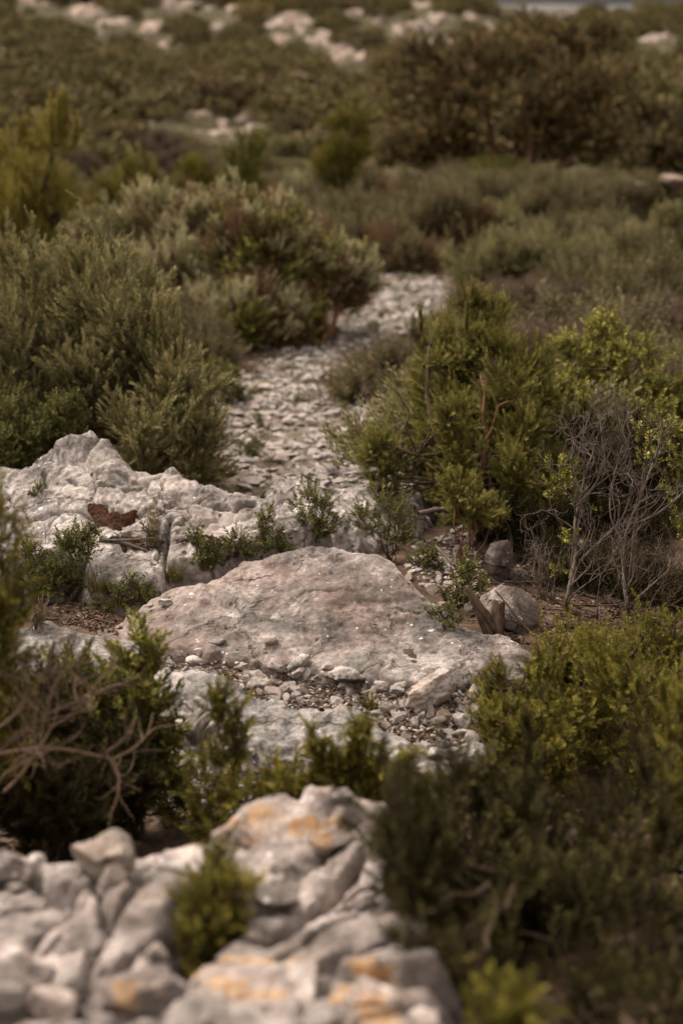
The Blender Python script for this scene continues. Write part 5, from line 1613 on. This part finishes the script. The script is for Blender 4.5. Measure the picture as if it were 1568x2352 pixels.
for k, (px, py, wp, hp) in enumerate(HR):
    p, tt = hit(px, py + 3)
    m = .48 / W * tt
    near_, far_ = hit(px, py + hp * .6)[0], hit(px, py - hp * .5)[0]
    ln = float(np.clip(far_[1] - near_[1], 1.2, 9))
    cx, cyy = p[0], (near_[1] + ln / 2)
    wx = wp * m * .54
    n = 30
    U, Vv = np.meshgrid(np.linspace(-1.5, 1.5, n), np.linspace(-1.5, 1.5, n))
    X, Y = cx + U * wx, cyy + Vv * ln / 2 + U * wx * .25
    q = xyz(U * 1.3, Vv * 1.3, k * 3.1)
    sdv = np.hypot(U, Vv) - 1 + .55 * fbm(q, 4).reshape(U.shape)
    Zp = terrain(X, Y) + np.where(sdv < 0, .16 + .18 * np.sqrt(np.clip(-sdv, 0, 1)), .16 - sdv * 2.2) * min(1, wx) + .12 * min(1, wx) * ridged(q * 1.7, 3).reshape(U.shape) - .12
    Vp = np.stack([X, Y, Zp], -1).reshape(-1, 3)
    Fp = grid_faces(n, n, (sdv < .25))
    if len(Fp) == 0:
        continue
    Vp, Fp = compact(Vp, Fp)
    c0 = Vp.mean(0)
    o = link('hillside_rock', mesh('hillside_rock', Vp - c0, Fp, ROCK_FAR, True), c0)
    tag(o, 'pale pinkish bare rock patch showing through scrub on the far hillside', 'rock', 'bare rock patches on the far hillside')
    FARR.append((px, py, wp, hp))
for lab, px, py, wp, ra, yy_ in (('pale pink boulder at the right edge beyond the shrubs', 1545, 412, 80, (1, .8, .5), 26), ('low whitish rock left of the pale pink boulder at the right edge', 1470, 412, 80, (1, .6, .22), 26), ('light grey rock showing among the heather behind the oak bush', 1395, 708, 56, (1, .7, .6), 12)):
    q = pt(px, py, yy_)[0]
    stone(lab, px, py, wp, ra, 980 + px, sub=5, sink=.3, mat=ROCK_FAR, name='boulder', cat='boulder', pos=q - [0, 0, .1])

# ------------------------------------------------------------------ scrub on the hillside
def scrub_tp(n, seed):
    rng = np.random.default_rng(seed)
    d = rng.normal(size=(n, 3))
    d[:, 2] = np.abs(d[:, 2]) - .15
    d /= np.linalg.norm(d, axis=1)[:, None]
    lump = 1 + .22 * fbm(d * 1.8 + seed, 2)
    P = d * np.array([1, 1, .72]) * (lump * (.6 + .4 * rng.random(n) ** .5))[:, None]
    tp = [sprig(.30, 6, .20, .10, 1.0, .6, seed + k, stem=0) for k in range(3)]
    return scatter(tp, P, d * .8 + [0, 0, .5] + rng.normal(size=d.shape) * .3, .7 + .6 * rng.random(n), rng, .42, .2, .3)


SC_M = [leaf_mat('leaf_hillside_%s' % n_, st, trans=.1, gain=(1.1, 1.03, .9)) for n_, st in (
    ('olive', [(0, (.05, .04, .02)), (.4, (.078, .066, .028)), (1, (.165, .14, .066))]), ('brown', [(0, (.05, .036, .02)), (.4, (.085, .063, .033)), (1, (.15, .118, .065))]), ('green', [(0, (.045, .04, .016)), (.4, (.07, .064, .022)), (1, (.15, .135, .055))]))]
SCR = []
for k in range(6):
    V, F, T = scrub_tp(260, 40 + k)
    SCR.append(mesh('scrub_bush', V, F, SC_M[k % 3], False, T))
rng = np.random.default_rng(12)


def free_of_rocks(px, py, rpx):
    for (a, b, wp, hp) in FARR:
        if abs(px - a) < wp * .5 + rpx * .6 and -hp * .6 < py - b < hp * .5 + rpx * 1.5:
            return False
    return True


cand = []
tries = 0
while len(cand) < 1900 and tries < 9000:
    tries += 1
    px, py = -60 + 1690 * rng.random(), -14 + 470 * rng.random() ** 1.25
    p, tt = hit(px, py)
    if p[1] > 230 or p[1] < 42:
        continue
    rad = (.55 + 1.15 * rng.random() ** 1.8) * (1.0 if p[1] < 70 else 1.15)
    m = .48 / W * tt
    if not free_of_rocks(px, py, rad / m):
        continue
    cand.append((rad / m, rad, p))
cand.sort(key=lambda c: -c[0])
for sz, rad, p in cand[:290]:
    o = bpy.data.objects.new('scrub_bush', SCR[int(rng.integers(6))])
    COL.objects.link(o)
    o.location = p - [0, 0, .1 * rad]
    o.scale = (rad * (.9 + .4 * rng.random()), rad * (.9 + .4 * rng.random()), rad * (.75 + .4 * rng.random()))
    o.rotation_euler = (0, 0, rng.random() * 6.283)
    tag(o, 'low rounded olive-brown scrub bush on the far hillside', 'bush', 'scrub bushes on the far hillside')
tpl = [scrub_tp(130, 60 + k) for k in range(6)]
for c3 in range(3):
    pass
Vs, Fs, Ts, b = [], [], [], 0
for sz, rad, p in cand[290:]:
    V, F, T = tpl[int(rng.integers(6))]
    a = rng.random() * 6.283
    M = np.array([[math.cos(a), -math.sin(a), 0], [math.sin(a), math.cos(a), 0], [0, 0, .85 + .3 * rng.random()]]) * rad * (1 + .25 * rng.random())
    Vs.append(V @ M.T + p)
    Fs.append(F + b)
    Ts.append(np.clip(T + rng.normal() * .12, 0, 1))
    b += len(V)
scrub = link('scrub', mesh('scrub', np.concatenate(Vs), np.concatenate(Fs), M_SCRUB, False, np.concatenate(Ts)))
tag(scrub, kind='stuff')

# low shrubs that close the ground between the bigger ones
LOW = []
for k, sp in enumerate(('grey', 'olive_far', 'grey', 'heath')):
    rg = np.random.default_rng(70 + k)
    s = SPECIES[sp]
    B = [(np.array([0, 0, .25]), np.array([.55, .5, .34])), (np.array([.35, .1, .2]), np.array([.35, .35, .25])), (np.array([-.3, -.15, .18]), np.array([.4, .35, .25]))]
    P, D, C = leaf_points(B, sp, rg, 1.3 if sp != 'heath' else 2.2)
    ok = P[:, 2] > -.05
    V, F, T = scatter(s['tps'], P[ok], D[ok], .8 + .5 * rg.random(ok.sum()), rg, s['tint0'], .17, s['young'])
    fm = mesh('foliage', V, F, s['mat'], False, T)
    V, F = limbs(np.array([0, 0, -.05]), B, C, rg, .012, 6)
    LOW.append((fm, mesh('branches', V, F, s['bark'], True)))
rng = np.random.default_rng(13)
pathc = pp[:, :2]
n_low = 0
for _ in range(4000):
    if n_low >= 106:
        break
    y = 8.2 + 15 * rng.random() ** 1.4 if n_low < 36 else 23 + 24 * rng.random()
    x = (rng.random() - .5) * .56 * (y + 1)
    if poly_sd(np.array([x]), np.array([y]), pathc)[0] < .75:
        continue
    # keep the view of the path open
    a = np.array([[x * k_, y * k_] for k_ in np.linspace(1.0, 1.45, 10)])
    if (poly_sd(a[:, 0], a[:, 1], pathc) < .25).any() and y < 17:
        continue
    if y < 10 and -.6 < x / y * 10 < .9:
        continue
    z = float(terrain(np.array([x]), np.array([y]))[0])
    r_ = empty('low_shrub', (x, y, z), 'low shrub filling the ground between the larger shrubs of the slope', 'shrub', 'low shrubs covering the slope')
    k = int(rng.choice(4, p=[.35, .25, .2, .2]))
    for me in LOW[k]:
        o = bpy.data.objects.new(me.name.split('.')[0], me)
        COL.objects.link(o)
        o.parent = r_
    r_.scale = [(.7 + .7 * rng.random())] * 3
    r_.rotation_euler = (0, 0, rng.random() * 6.283)
    n_low += 1

# small weeds on and along the stony path
rng = np.random.default_rng(14)
WE = []
for k, sp in enumerate(('box', 'grey', 'box')):
    s = SPECIES[sp]
    B = [(np.array([0, 0, .07]), np.array([.10, .10, .08])), (np.array([.07, .02, .05]), np.array([.07, .07, .05]))]
    P, D, C = leaf_points(B, sp, rng, .9)
    V, F, T = scatter(s['tps'], P, D, .6 + .4 * rng.random(len(P)), rng, s['tint0'], .17, s['young'])
    WE.append(mesh('path_weed', V, F, s['mat'], False, T))
q = scatter_in(pp, 220, rng)
dq = poly_sd(q[:, 0], q[:, 1], pp[:, :2])
q = q[(dq > -.16) | (rng.random(len(q)) < .10)][:44]
for p in q:
    o = bpy.data.objects.new('path_weed', WE[int(rng.integers(3))])
    COL.objects.link(o)
    o.location = p
    o.scale = [(.3 + .5 * rng.random())] * 3
    o.rotation_euler = (0, 0, rng.random() * 6.28)
    tag(o, 'tiny green weed growing between the loose stones of the path', 'weed', 'weeds on the stony path')
